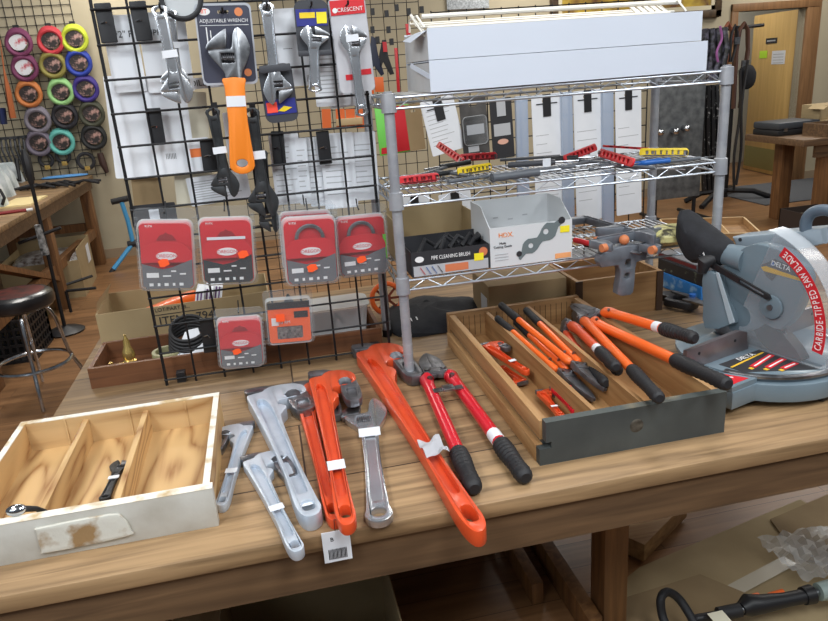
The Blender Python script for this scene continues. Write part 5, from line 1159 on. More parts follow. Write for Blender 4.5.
# hub link and black linkage
h_ = S(771, 307, .03)
b = MB(); b.prism(circ(h_[0], h_[1], .030, 24), .026, .033, bev=.002, M=BT); hl = b.build('hub_plate', saw_grey, saw)
b = MB(); b.prism(circ(h_[0], h_[1], .007, 12), .033, .038, M=BT); b.build('hub_bolt', dark_steel, hl)
A_, B_ = Vector(S(708, 262, .035)), Vector(S(769, 297, .035)); d_ = (B_-A_).normalized(); n_ = Vector((-d_.y, d_.x))*.0085
b = MB(); b.prism([tuple(A_+n_), tuple(B_+n_*.9), tuple(B_+d_*.008), tuple(B_-n_*.9), tuple(A_-n_)], .034, .040, [[tuple(A_.lerp(B_, .55)+n_*.4), tuple(A_.lerp(B_, .93)+n_*.4), tuple(A_.lerp(B_, .93)-n_*.4), tuple(A_.lerp(B_, .55)-n_*.4)]], bev=.001, M=BT); b.build('linkage_bar', black_plastic, saw)
# pivot bracket and arm
b = MB(); b.prism(SP([(703, 280), (706, 272), (712, 271), (719, 277), (724, 300), (732, 324), (706, 328), (704, 305)], .04, 2), .012, .046, bev=.004, M=BT); b.build('pivot_bracket', saw_grey, saw)
b = MB(); b.prism(SP([(716, 272), (735, 280), (762, 296), (770, 312), (765, 324), (748, 332), (728, 330), (720, 302)], .02, 2), -.03, .016, bev=.004, M=BT); b.build('arm', saw_grey, saw)
b = MB(); b.prism(SP([(716, 272), (719, 273), (735, 322), (730, 324)], .047, 0), .046, .049, M=BT); b.build('arm_rib', mat('light rib', sr(170,182,190), .4), saw)
# motor body and top rail on the far side
b = MB(); b.prism(SP([(735, 236), (824, 228), (828, 243), (800, 250), (742, 252)], -.06, 0), -.13, -.045, bev=.008, M=BT); mo = b.build('motor_body', mat('light saw grey', sr(142,154,164), .4, coat=.2), saw)
b = MB(); c_ = S(739, 240, -.04); b.prism(circ(c_[0], c_[1], .005, 10), -.046, -.0435, M=BT); b.build('motor_screw', print_dark, mo)
c_ = S(737, 258, -.0)
b = MB(); b.tube([BT@Vector((c_[0]-.055, c_[1]+.004, .0)), BT@Vector((c_[0]-.02, c_[1]+.003, .0)), BT@Vector((c_[0]+.03, c_[1], .0))], [.024, .030, .034], 24); b.build('dust_port', saw_grey, saw)
# handle
b = MB(); hp_ = [BT@Vector((*S(*p, -.06), -.06)) for p in ((806, 238), (806, 222), (812, 213), (824, 210), (838, 214), (846, 226), (846, 244))]
b.tube(smooth(hp_, 3, closed=False), .0135, 14); b.build('handle', mat('handle blue grey', sr(84,98,112), .45), saw)
# dust bag
b = MB(); pillow(b, SP([(683, 209), (694, 216), (708, 226), (722, 237), (733, 248), (731, 260), (722, 266), (708, 262), (696, 262), (688, 252), (680, 232)], 0, 3), -.045, .05, M=BT); dbg = b.build('dust_bag', cloth_black, saw)
b = MB(); c0_ = S(712, 262, .02); c1_ = S(704, 278, .02)
b.tube([BT@Vector((*S(714, 258, .03), .03)), BT@Vector((*S(704, 262, .05), .05)), BT@Vector((*S(702, 272, .05), .05))], [.016, .02, .012], 12); b.build('bag_collar', black_rubber, dbg)
c_ = S(702, 253, .05)
b = MB(); b.text('A', .028, BT@Tr(c_[0]-.0, c_[1], .049)); b.build('white_emblem', print_white, dbg)
# front lock knob
b = MB(); b.cyl((.03, -.235, .05), (.03, -.205, .05), .016); b.bb(.005, .055, -.222, -.20, .03, .07, bev=.004); lk = b.build('lock_knob', black_plastic, saw)
b = MB(); b.bb(.012, .048, -.226, -.20, .066, .078, bev=.002); b.build('red_lever', red_m, lk)

# ================================================================ second display grid behind the rack
gy2 = 3.25
x0g, x1g = GY(436, 100, gy2).x, GY(655, 100, gy2).x
t = thing('wire_grid_panel', 'black wire display panel on the floor behind the rack, covered with hanging packs', 'grid panel', (x0g, gy2, 0))
b = MB(); nx = int((x1g-x0g)/.081); 
for i in range(nx+1): b.cyl((i*.081, 0, 0), (i*.081, 0, 1.9), .003, seg=6)
for k in range(24): b.cyl((0, 0, .03+k*.081), (nx*.081, 0, .03+k*.081), .003, seg=6)
b.build('wire_grid', black_metal, t)
GP2 = 'long packs hanging on the panel behind the rack'
packs = [((436, 98), (449, 152), 34, 'paper', 'white instruction card at the left end of the packs behind the rack'),
         ((472, 98), (477, 156), 27, 'dark', 'glossy dark pack right of the leftmost white instruction card behind the rack'),
         ((500, 98), (504, 158), 22, 'dark2', 'narrow charcoal pack with a white label behind the rack'),
         ((521, 96), (524, 232), 12, 'blue', 'leftmost bluish clear sleeve behind the rack'),
         ((546, 94), (551, 224), 30, 'paper', 'leftmost tall white card back behind the rack, black strip on top'),
         ((566, 92), (569, 228), 11, 'blue', 'second bluish clear sleeve behind the rack'),
         ((587, 90), (590, 220), 28, 'paper', 'middle tall white card back behind the rack, black strip on top'),
         ((607, 90), (608, 226), 11, 'blue', 'third bluish clear sleeve behind the rack'),
         ((628, 88), (629, 214), 26, 'paper', 'rightmost tall white card back behind the rack, black strip on top'),
         ((414, 196), (417, 232), 30, 'paper', 'low white barcode card beside the left post of the rack'),
         ((454, 192), (459, 224), 32, 'paper', 'low white card with fine print behind the pipe brush box'),
         ((412, 104), (418, 150), 16, 'kraft', 'narrow brown pack left of the white instruction card behind the rack')]
dkp = mat('dark glossy pack', sr(62,60,60), .18, c2=sr(92,90,88), nscale=10)
for i, (a, c, wp, kd, lb) in enumerate(packs):
    yy = gy2-.03-.012*(i % 3); M, h = updown(a, c, 'y', yy); w = (GY(a[0]+wp/2, a[1], yy)-GY(a[0]-wp/2, a[1], yy)).length
    t = thing('hanging_pack', lb, 'pack', M, GP2)
    if kd == 'blue':
        b = MB(); b.bb(-w/2, w/2, -h, 0, -.012, .012, bev=.003); b.build('clear_sleeve', blue_blister, t)
    else:
        b = MB(); b.prism(rrect(w, h, .006, 0, -h/2), -.001, .002, [rrect(w*.3, .012, .005, 0, -.03)]); b.build('card', {'paper': white_paper, 'dark': dkp, 'dark2': print_dark, 'kraft': kraft2}[kd], t)
    if kd == 'paper':
        b = MB(); R = random.Random(i); n = 9
        for k in range(n): yk = -h*(.30+.6*k/n) if h > .4 else -h*(.2+.7*k/n); b.bb(-w*.4, w*(-.4+.8*R.uniform(.4, 1)), yk-.0015, yk+.0015, .002, .0026)
        b.build('printed_lines', print_grey, t)
        b = MB(); b.bb(-w*.13, w*.13, -.10, -.0, .003, .007); b.bb(-w*.35, w*.35, -.045, -.04, .003, .005); b.build('hang_strip', black_plastic, t)
    if kd == 'dark': 
        b = MB(); b.bb(-w*.3, w*.35, -h*.62, -h*.45, .0022, .003); b.build('label', print_grey, t); b = MB(); b.bb(-w*.3, w*.1, -h*.92, -h*.82, .0022, .003); b.build('label', print_grey, t)
        b = MB(); b.prism(rrect(w*.9, h*.5, .02, 0, -h*.55), .002, .02, bev=.004); b.build('clear_shell', blister, t)
    if kd == 'dark2':
        b = MB(); b.bb(-w*.38, w*.38, -h*.62, -h*.42, .0022, .003); b.build('label', print_grey, t); b = MB(); b.bb(-w*.2, w*.2, -.08, -.0, .003, .006); b.build('hang_tab', print_grey, t)
        b = MB(); b.prism(circ(0, -h*.72, w*.25, 16, ry=w*.12), .0022, .003); b.build('logo_oval', mat('pinkish logo', sr(220,170,150), .5), t)
# grey tool cases on the floor behind
GG = 'grey hard cases stacked behind the rack'
casem = mat('grey hard case', sr(96,102,110), .5, c2=sr(84,90,98), nscale=6, bump=.1)
base = GY(560, 225, 3.7)
for i, (z, hh, lb, dx, ww) in enumerate([(0, .42, 'large grey hard case standing on the floor behind the display panel', 0, .66), (.42, .16, 'flat grey hard case lying on the large one behind the display panel', .03, .58)]):
    t = thing('hard_case', lb, 'case', (base.x+dx, 3.5, z), GG)
    b = MB(); b.bb(0, ww, 0, .4, 0, hh, bev=.02); b.build('shell', casem, t)
    b = MB()
    for k in range(4): b = MB(); b.bb(.08+k*.13, .12+k*.13, -.008, .002, .02, hh-.02, bev=.003); b.build('rib', casem, t)
    b = MB(); b.tube([(ww*.35, -.005, hh*.6), (ww*.38, -.04, hh*.6), (ww*.62, -.04, hh*.6), (ww*.65, -.005, hh*.6)], .01, 8); b.build('handle', black_plastic, t)
# far gridwall with small goods behind the left grid
gy3 = 4.8
xa, xb = GY(232, 100, gy3).x, GY(432, 60, gy3).x
t = thing('gridwall_panel', 'tall fine black gridwall standing on the floor behind the left display', 'gridwall', (xa, gy3, 0))
b = MB(); n = int((xb-xa)/.078)
for i in range(n+1): b.cyl((i*.078, 0, 0), (i*.078, 0, 2.3), .0026, seg=5)
for k in range(29): b.cyl((0, -.004, .05+k*.078), (n*.078, -.004, .05+k*.078), .0026, seg=5)
b.build('wire_grid', black_metal, t)
b = MB()
for (px, py) in ((372, 12), (386, 14), (396, 8), (408, 12), (388, 30), (372, 30), (421, 10), (377, 40), (391, 42)):
    p = GY(px, py, gy3); b = MB(); b.bb(p.x-xa-.012, p.x-xa+.012, -.03, -.004, p.z-.02, p.z+.02); b.build('hook_clip', black_plastic, t)
def hung(label, nm, cat, pts, y, m, z1=.012, parts=()):
    P_ = [GY(*p, y) for p in pts]; c = sum(P_, Vector())/len(P_); t = thing(nm, label, cat, basis(c, (1, 0, 0), (0, 0, 1), (0, -1, 0)))
    b = MB(); b.prism([(p.x-c.x, p.z-c.z) for p in P_], 0, z1, bev=z1*.2); b.build('body', m, t)
    for (pn, pp, pm) in parts:
        Q_ = [GY(*p, y) for p in pp]; b = MB(); b.prism([(p.x-c.x, p.z-c.z) for p in Q_], z1, z1+.006); b.build(pn, pm, t)
    return t
hung('blue black handled pliers hanging on the far gridwall', 'pliers', 'pliers', [(371, 36), (375, 38), (378, 55), (384, 74), (381, 76), (374, 66), (370, 72), (369, 60)], gy3-.018, mat('navy grip', sr(28,36,60), .5))
hung('red and black tin snips hanging on the far gridwall', 'tin_snips', 'snips', [(382, 40), (386, 40), (388, 56), (394, 74), (390, 75), (383, 62), (380, 70), (379, 55)], gy3-.018, print_dark, parts=[('red_grip', [(382, 42), (386, 42), (387, 52), (383, 52)], red_m)])
hung('long narrow red tool hanging right of the pliers on the far gridwall', 'red_tool', 'tool', [(394, 48), (397, 48), (400, 92), (397, 92)], gy3-.018, red_m)
hung('second narrow red tool near the white cartons on the far gridwall', 'red_tool', 'tool', [(405, 24), (409, 24), (411, 42), (407, 42)], gy3-.018, red_m)
hung('green and red pack hanging behind the left rack post', 'hanging_pack', 'pack', [(374, 108), (408, 104), (415, 150), (380, 156)], 3.6, mat('bright green card', sr(120,214,90), .5), parts=[('red_part', [(390, 106), (407, 105), (414, 149), (381, 154), (381, 148), (393, 146)], red_card)])
for i, (x, y, lb) in enumerate([(369, 86, 'left orange packet right of the big grid, above the green pack'), (379, 84, 'right orange packet right of the big grid, above the green pack')]):
    hung(lb, 'orange_packet', 'packet', [(x-5, y-7), (x+4, y-7), (x+5, y+8), (x-4, y+8)], gy3-.018, MC['orange packet'])
hung('pale wooden dowel lying across the small orange packets', 'wooden_dowel', 'dowel', [(336, 119), (362, 117), (362, 124), (336, 126)], gy3-.030, pinel, z1=.03)
# white boxes stacked far behind the small grid bits (top centre)
hung('white perforated panel hanging high on the far gridwall', 'perforated_panel', 'panel', [(446, -6), (488, -8), (489, 8), (447, 10)], 7.885, mat('white perforated', sr(196,202,206), .6, c2=sr(140,146,150), nscale=60))
# brown leather roll pieces at the middle left behind grid
# ================================================================ far left: bench, leashes, stool
bx = -1.70
t = thing('side_bench', 'long wooden bench along the left side under the coiled leashes', 'bench', (bx-.95, 4.3, 0))
b = MB(); b.bb(0, .95, 0, 3.45, .86, .90, bev=.005); b.build('tabletop', bench_wood, t)
b = MB(); b.bb(.86, .93, .02, 3.43, .77, .86); b.build('apron', bench_edge, t)
for y in (.05, 1.75, 3.30):
    for x in (.05, .82):
        b = MB(); b.bb(x, x+.1, y, y+.1, 0, .86, bev=.004); b.build('leg', leg_wood, t)
b = MB(); b.bb(.84, .90, .1, 3.35, .30, .38); b.build('stretcher', leg_wood, t)
b = MB(); b.bb(.1, .9, 3.32, 3.37, .36, .44); b.build('stretcher', leg_wood, t)
b = MB(); b.beam((.87, 1.8, .25), (.87, .3, .75), .04, .08, upv=(1, 0, 0)); b.build('brace', leg_wood, t)
# gridwall on the back wall with coiled leashes
gw0, gw1 = GY(0, 60, 7.85).x-.3, GY(108, 165, 7.85).x
t = thing('gridwall_panel', 'black gridwall on the back wall at far left, hung with coiled leashes', 'gridwall', (gw0, 7.893, .86))
b = MB(); n = int((gw1-gw0)/.085)
for i in range(n+1): b.cyl((i*.085, 0, 0), (i*.085, 0, 1.75), .0035, seg=5)
for k in range(21): b.cyl((0, -.005, .03+k*.085), (n*.085, -.005, .03+k*.085), .0035, seg=5)
b.build('wire_grid', black_metal, t)
leash = [((19, 42), (130,60,100), 'plum', 'in the top row'), ((51, 40), (206,60,70), 'red and orange', ''), ((75, 38), (206,220,60), 'lime yellow', ''), ((25, 67), (124,56,96), 'plum', 'in the second row'), ((53, 64), (150,140,70), 'olive yellow', ''), ((79, 62), (40,66,170), 'bright blue', ''),
         ((29, 93), (214,130,70), 'orange', ''), ((61, 91), (160,214,140), 'pale green', ''), ((86, 88), (66,50,140), 'purple', ''), ((38, 119), (140,134,146), 'grey', 'in the fourth row'), ((65, 115), (36,36,44), 'black', 'in the fourth row'), ((92, 113), (70,72,56), 'dark olive', ''),
         ((39, 142), (124,116,132), 'grey', 'in the fifth row'), ((62, 141), (110,200,190), 'turquoise', ''), ((94, 136), (34,36,38), 'black', 'in the fifth row')]
for (px, py), c, cn, ex in leash:
    p = GY(px, py, 7.78)
    t = thing('coiled_leash', ('coiled %s leash on the gridwall %s' % (cn, ex)).strip(), 'leash', p, 'coiled leashes on the left gridwall')
    m_ = mat('leash %d' % (px*1000+py), tuple(v*.72 for v in sr(*c)), .7, bump=.3, bscale=300)
    b = MB()
    for k in range(3): b.tube([(.100*math.cos(a*PI/12)*(1+.02*k), -.012*k-.004*math.sin(a), .110*math.sin(a*PI/12)*(1-.04*k)-.008*k) for a in range(24)], .021, 8, closed=True)
    b.build('coil', m_, t)
    b = MB(); b.prism(smooth([(-.07, .05), (0, .075), (.07, .05), (.075, -.03), (.0, -.075), (-.07, -.04)], 3), .0, .008, M=basis((0, -.02, 0), (1, 0, 0), (0, 0, 1), (0, -1, 0))@Rz(20)); b.build('label_card', mat('leash label dark', sr(40,34,34), .5, c2=sr(190,150,140), nscale=22, ramp=(.48,.66)) if cn != 'plum' else mat('leash label white', sr(220,220,226), .5, c2=sr(190,60,80), nscale=18, ramp=(.5,.66)), t)
    b = MB(); b.bb(-.025, .025, -.005, .02, .12, .15); b.build('clip', black_plastic, t)
for (px, py, cn, w_) in ((86, 161, 'small black coil hanging right end of the lowest gridwall row', .075), (46, 160, 'small dark coil with gold clips, lowest gridwall row, left', .06), (63, 156, 'small dark coil with pale tag, lowest gridwall row, middle', .06)):
    p = GY(px, py, 7.79); t = thing('small_collar', cn, 'collar', p, 'small collars on the lowest gridwall row')
    b = MB(); b.tube([(w_*math.cos(a*PI/10), 0, w_*math.sin(a*PI/10)) for a in range(20)], .018, 8, closed=True); b.build('band', print_dark, t)
    b = MB(); b.bb(-.02, .03, -.03, -.0, -.09, -.05); b.build('gold_clip', brass, t)
p = GY(102, 163, 7.79); t = thing('collar_strap', 'short dark brown strap hanging at the gridwall right edge', 'strap', p); b = MB(); b.tube([(0, 0, .1), (.01, -.01, 0), (.03, 0, -.1)], [.03, .036, .02], 8); b.build('strap', mat('dark brown leather', sr(58,36,30), .6), t)
# brown leather strap far left
t = thing('leather_strap', 'long brown leather strap hanging at the left picture edge', 'strap', GY(8, 85, 7.0))
b = MB(); q = [GY(x, y, 7.0)-GY(8, 85, 7.0) for x, y in ((0, 40), (4, 70), (8, 90), (13, 118))]; b.tube(q, [.008, .014, .05, .06], 8, ell=.4); b.build('strap', mat('tan leather', sr(150,82,44), .5), t)
b = MB(); q = [GY(x, y, 7.0)-GY(8, 85, 7.0) for x, y in ((2, 108), (4, 124))]; b.tube(q, .06, 8, ell=.4); b.build('blue_pouch', mat('navy pouch', sr(26,40,84), .7), t)
# things lying on the side bench
def bz(px, py): return GZ(px, py, .90)
t = thing('leash_bundle', 'heap of black straps lying at the far end of the side bench', 'straps', bz(48, 188))
b = MB(); R = random.Random(9)
for k in range(14):
    x, y = R.uniform(-.3, .25), R.uniform(-.12, .12); b.tube([(x, y, .015), (x+.12, y+R.uniform(-.08, .08), .03+.02*R.random()), (x+.25, y+R.uniform(-.1, .1), .015)], .012, 6)
b.build('straps', black_rubber, t)
t = thing('blue_pouch', 'flat light blue pouch at the far end of the side bench', 'pouch', bz(64, 178)); b = MB(); pillow(b, smooth([(-.2, -.03), (0, -.05), (.2, -.02), (.2, .04), (-.15, .05)], 3), 0, .03); b.build('pouch', mat('light blue', sr(90,150,210), .5), t)
t = thing('yellow_envelope', 'pale yellow envelope lying on the side bench front edge', 'envelope', bz(22, 202)); b = MB(); b.bb(-.10, .14, -.28, .2, 0, .012); b.build('envelope', mat('manila', sr(224,204,150), .7), t)
GWB = 'white bags standing on the side bench'
for i, (px, py, hh, lb) in enumerate([(3, 207, .26, 'nearest white bag with a black handle on the side bench'), (10, 196, .24, 'second white bag from the near end on the side bench'), (14, 188, .22, 'third white bag, with faint red edge, on the side bench'), (20, 182, .20, 'farthest pale plastic bag on the side bench')]):
    p = bz(px, py); t = thing('white_bag', lb, 'bag', p, GWB)
    b = MB(); b.loft([[(-.2, -.05, 0), (.04, -.08, 0), (.04, .04, 0), (-.2, .05, 0)], [(-.22, -.05, hh*.6), (.02, -.07, hh*.6), (.02, .03, hh*.6), (-.22, .05, hh*.6)], [(-.2, -.01, hh), (-.02, -.02, hh), (-.02, .0, hh), (-.2, .01, hh)]]); b.build('bag', mat('cloudy white bag', sr(214,220,222), .4, c2=sr(170,180,180), nscale=10), t)
    if i == 0: b = MB(); b.tube([(.03, -.09, .03), (.06, -.10, .08), (.04, -.09, .14), (.0, -.09, .13)], .012, 8); b.build('handle', black_plastic, t)
t = thing('red_pen_tool', 'dark red slim tool lying at the near bench edge beside the envelope', 'tool', bz(8, 214)); b = MB(); b.tube([(-.2, -.05, .012), (.12, .02, .012)], .012, 8); b.build('barrel', mat('dark red', sr(130,30,34), .5), t); b = MB(); b.tube([(.12, .02, .012), (.16, .03, .012)], .011, 8); b.build('white_tip', print_white, t)
# clips hanging at upper left
t = thing('hanging_clips', 'bunch of grey metal clips hanging above the side bench at far left', 'clips', GY(8, 150, 7.75))
b = MB()
for k in range(8): b.tube([(-.12+k*.04, 0, .10), (-.12+k*.04, -.03, .0), (-.10+k*.04, -.02, -.14)], .010, 6)
b.bb(-.16, .2, -.02, .01, .10, .125); b.build('clips', mat('mixed grey', sr(90,92,96), .4, .5, c2=sr(40,42,46), nscale=30), t)
t = thing('black_bracket', 'black wire bracket at the left picture edge above the bench', 'bracket', GY(5, 168, 7.6)); b = MB(); b.tube([(-.1, 0, .1), (-.1, -.05, -.12), (.12, -.05, -.12), (.12, 0, .08)], .022, 8); b.build('bracket', black_plastic, t)
# under the side bench
p = GZ(88, 283, 0)
t = thing('cardboard_box', 'open brown cardboard box of small parts under the side bench far end', 'box', Tr(-2.28, 6.35, 0)@Rz(4))
b = MB(); b.bb(0, .62, 0, .005, 0, .33); b.bb(0, .62, .7, .705, 0, .42); b.bb(0, .005, .005, .7, 0, .36); b.bb(.615, .62, .005, .7, 0, .42); b.bb(.005, .615, .005, .7, 0, .005); b.build('box_body', kraft, t)
b = MB(); b.bb(.621, .623, .45, .6, .2, .36); b.build('white_label', white_paper, t)
b = MB(); pillow(b, smooth([(.05, .05), (.3, .03), (.58, .06), (.58, .6), (.05, .6)], 3), .1, .38); b.build('parts_bag', mat('bag of parts', sr(190,190,190), .3, c2=sr(90,70,60), nscale=25), t)
t = thing('tool_tray', 'yellowish low tray of tools on the floor under the side bench', 'tray', Tr(-2.45, 5.3, 0)); b = MB(); b.bb(0, .6, 0, .7, 0, .22, bev=.01); b.build('tray_body', mat('dull khaki', sr(112,98,62), .7, c2=sr(70,60,44), nscale=8), t)
b = MB(); b.tube([(.1, .1, .24), (.3, .3, .26), (.55, .35, .24)], .03, 8); b.tube([(.1, .3, .24), (.35, .15, .27), (.5, .2, .25)], .03, 8); b.build('cables', black_rubber, t)
p = GZ(60, 330, 0)
t = thing('milk_crate', 'black plastic lattice crate on the floor behind the stool', 'crate', Tr(-2.02, 4.84, 0))
b = MB(); W_, D_, H_ = .36, .42, .30
for (x0_, y0_, x1_, y1_) in ((0, 0, W_, 0), (0, D_, W_, D_), (0, 0, 0, D_), (W_, 0, W_, D_)):
    for k in range(6): z = .01+k*(H_-.02)/5; b.beam((x0_, y0_, z), (x1_, y1_, z), .012, .016)
    L_ = math.hypot(x1_-x0_, y1_-y0_); n = 8
    for k in range(n+1): f_ = k/n; b.bb(x0_+(x1_-x0_)*f_-.007, x0_+(x1_-x0_)*f_+.007, y0_+(y1_-y0_)*f_-.007, y0_+(y1_-y0_)*f_+.007, 0, H_)
b.bb(0, W_, 0, D_, 0, .01); b.build('lattice', black_plastic, t)
# tripod feet dark stand parts near the crate
for (a, c, lb) in (((65, 285), (92, 276), 'upper black metal prong sticking out beside the lattice crate'), ((66, 291), (96, 288), 'lower grey metal prong sticking out beside the lattice crate')):
    A_ = GZ(*a, .18); B_ = GZ(*c, .18); t = thing('metal_prong', lb, 'prong', A_, 'prongs beside the lattice crate'); b = MB(); b.tube([(0, 0, 0), B_-A_], .012, 8); b.build('prong', black_metal, t); b = MB(); b.cyl((0, 0, -.18), (0, 0, .0), .012); b.build('post', black_metal, t)
# bar stool
f1, f2 = GZ(35, 395, 0), GZ(80, 369, 0)
sc = Vector((f1.x-.16, f1.y+.27, 0)); sc = Vector(((f1.x+f2.x)/2-.30, (f1.y+f2.y)/2+.10, 0))
seat = GZ(18, 300, .60); 
t = thing('bar_stool', 'round black padded stool with chrome legs and foot ring at far left', 'stool', (seat.x, seat.y, 0))
print('STOOL', f1, f2, seat)
b = MB(); b.lathe([(.17, .555), (.185, .57), (.19, .60), (.182, .63), (.16, .645), (.1, .648), (.0, .648)], seg=36); b.build('seat', mat('black vinyl', sr(24,22,24), .3, coat=.3), t)
b = MB(); b.lathe([(.145, .646), (.12, .6505), (0, .651)], seg=36); b.build('seat_top', mat('dark red vinyl', sr(96,40,36), .35, c2=sr(40,22,24), nscale=14), t)
b = MB(); b.tube([(.20*math.cos(a*PI/16), .20*math.sin(a*PI/16), .22) for a in range(32)], .011, 10, closed=True); b.build('foot_ring', chrome, t)
for a in (-75, 15, 105, 195):
    c_, s_ = math.cos(math.radians(a)), math.sin(math.radians(a)); b = MB(); b.tube(smooth([(.05*c_, .05*s_, .55), (.12*c_, .12*s_, .54), (.16*c_, .16*s_, .46), (.19*c_, .19*s_, .25), (.235*c_, .235*s_, .12), (.25*c_, .25*s_, 0.01)], 4, closed=False), .011, 10); b.build('leg', chrome, t)
# black microphone-like stand with round base
p = GZ(66, 332, 0); top = GY(24, 152, p.y)
t = thing('pole_stand', 'thin black pole stand on a round base beside the stool', 'stand', p)
b = MB(); b.lathe([(.13, 0), (.135, .012), (.10, .03), (.03, .045), (.02, .05)], seg=32); b.build('base', black_plastic, t)
hz_ = top.z; b = MB(); b.cyl((0, 0, .04), (top.x-p.x, 0, hz_-.05), .013); b.build('pole', black_metal, t)
b = MB(); b.tube([(top.x-p.x, 0, hz_+.02), (top.x-p.x, 0, hz_-.04), (top.x-p.x, 0, hz_-.16), (top.x-p.x, 0, hz_-.22)], [.01, .035, .03, .018], 8); b.build('clamp_head', black_plastic, t)
m_ = GY(42, 238, p.y); b = MB(); b.tube([(m_.x-p.x, -.01, m_.z-.12), (m_.x-p.x-.005, -.015, m_.z+.10)], [.03, .022], 8); b.build('grey_grip', mat('grey black print', sr(160,160,160), .5, c2=sr(30,30,30), nscale=30), t)
b = MB(); m2_ = GY(52, 228, p.y); b.tube([(m_.x-p.x-.16, 0, m_.z-.02), (m_.x-p.x+.14, 0, m_.z+.06)], .012, 8); b.build('cross_arm', black_plastic, t)
# blue folding stand
yb = 7.35; p = GY(128, 262, yb); p.z = 0
t = thing('blue_stand', 'light blue tube stand with black rubber ends on the floor near the back wall', 'stand', p)
r1, r2 = GY(121, 200, yb)-p, GY(133, 243, yb)-p
bl = mat('light blue enamel', sr(70,150,200), .4)
b = MB(); b.tube([r1, r1.lerp(r2, .5)+Vector((.01, 0, 0)), r2], .022, 10); b.build('upright', bl, t)
r3 = GY(113, 266, yb-.1)-p; r3.z = .022; r4 = GY(152, 240, yb+.1)-p
b = MB(); b.tube([r3, r2, r4], .022, 10); b.build('foot_bar', bl, t)
b = MB(); b.tube([r1+Vector((-.09, 0, -.01)), r1+Vector((.07, 0, .01))], .03, 10); b.build('top_pad', black_rubber, t)
b = MB(); b.tube([r2+Vector((-.05, 0, -.01)), r2+Vector((.06, 0, .0))], .034, 10); b.build('hinge', black_rubber, t)
b = MB(); b.tube([r3, r3+(r3-r2).normalized()*.05], .022, 10); b.build('rubber_end', black_rubber, t)
b = MB(); b.tube([r2, Vector((r2.x+.12, .12, .02))], .016, 8); b.build('rear_leg', black_metal, t)

# ================================================================ right background
# strap stand
p = GZ(742, 190, 0); 
pass
t = thing('strap_stand', 'black floor stand hung with dark leather belts left of the door', 'stand', (5.15, 7.2, 0))
b = MB(); b.tube([(0, 0, .04), (0, 0, 1.88)], .025, 10); b.build('post', black_metal, t)
for (dx, dy) in ((.45, -.2), (-.45, .1), (.35, .35), (-.5, -.3)): b = MB(); b.tube([(0, 0, .12), (dx*.6, dy*.6, .10), (dx, dy, .02)], .03, 8); b.build('foot', black_metal, t)
b = MB(); b.tube([(-.20, 0, 1.85), (.32, 0, 1.87)], .018, 8); b.build('top_bar', black_metal, t)
belts = [((744, 25), (740, 108), 'brown', 'widest brown leather belt loop on the strap stand', 13), ((728, 25), (722, 70), 'rust', 'rust brown strap at the left of the strap stand', 12), ((735, 27), (730, 62), 'black', 'black strap with white buckle between two brown ones', 8), ((716, 28), (712, 80), 'mixed', 'bundle of black and green patterned straps at the stand left end', 16), ((740, 70), (734, 190), 'black', 'long black strap hanging nearly to the floor on the strap stand', 5), ((748, 60), (736, 185), 'black', 'longest black strap crossing another on the strap stand', 5), ((720, 26), (718, 62), 'purple', 'purple pink woven strap on the strap stand', 4), ((712, 85), (712, 190), 'beads', 'column of black beaded straps behind the right rack post', 12)]
bm_ = {'purple': mat('purple strap', sr(150,90,150), .6), 'brown': mat('brown leather', sr(84,52,40), .5), 'rust': mat('rust leather', sr(130,74,52), .5), 'black': mat('black leather', sr(30,30,34), .5), 'mixed': mat('mixed straps', sr(24,26,28), .5, c2=sr(110,110,130), nscale=18, ramp=(.45,.7)), 'beads': mat('beaded black', sr(20,20,22), .3, c2=sr(150,150,150), nscale=30, ramp=(.62,.7))}
for i, (a, c, k, lb, wpx) in enumerate(belts):
    yy = 7.05-.03*i; A_, B_ = GY(*a, yy), GY(*c, yy); t = thing('leather_belt', lb, 'strap', A_, 'straps on the stand left of the door'); w_ = wpx*.0105
    d = B_-A_; b = MB()
    if k in ('mixed', 'beads'):
        for q in range(4): x = (q-1.5)*w_*.5; b.tube([(x, .02*q, 0), (x+.02, .02, d.z*.4), (x+d.x-.01*q, 0, d.z)], w_*.22, 8)
    elif wpx > 6: b.tube([(-w_*.4, 0, d.z), (-w_*.5, 0, d.z*.3), (-w_*.35, 0, -.05), (0, 0, .02), (w_*.35, 0, -.05), (w_*.5, 0, d.z*.3), (d.x*.6, -.01, d.z)], w_*.22, 8, ell=.6)
    else: b.tube(smooth([(0, 0, 0), (d.x*.2+.03*(-1)**i, 0, d.z*.35), (d.x*.7-.02*(-1)**i, 0, d.z*.7), (d.x, 0, d.z)], 4, closed=False), w_*.4, 8, ell=.5)
    b.build('strap', bm_[k], t)
    if k in ('black', 'brown') and wpx > 6: b = MB(); b.bb(-.03, .03, -.06, -.04, d.z*.5, d.z*.5+.07); b.build('buckle', satin, t)
p = GY(747, 78, 7.0); t = thing('shoulder_pad', 'black padded harness piece bulging from the strap stand beside the door', 'harness', (p.x, 7.0, p.z))
b = MB(); pillow(b, smooth([(-.09, .1), (.02, .14), (.10, .05), (.08, -.08), (-.02, -.12), (-.08, -.05)], 3), -.05, .05, M=basis((0, 0, 0), (1, 0, 0), (0, 0, 1), (0, -1, 0))); b.build('pad', cloth_black, t)
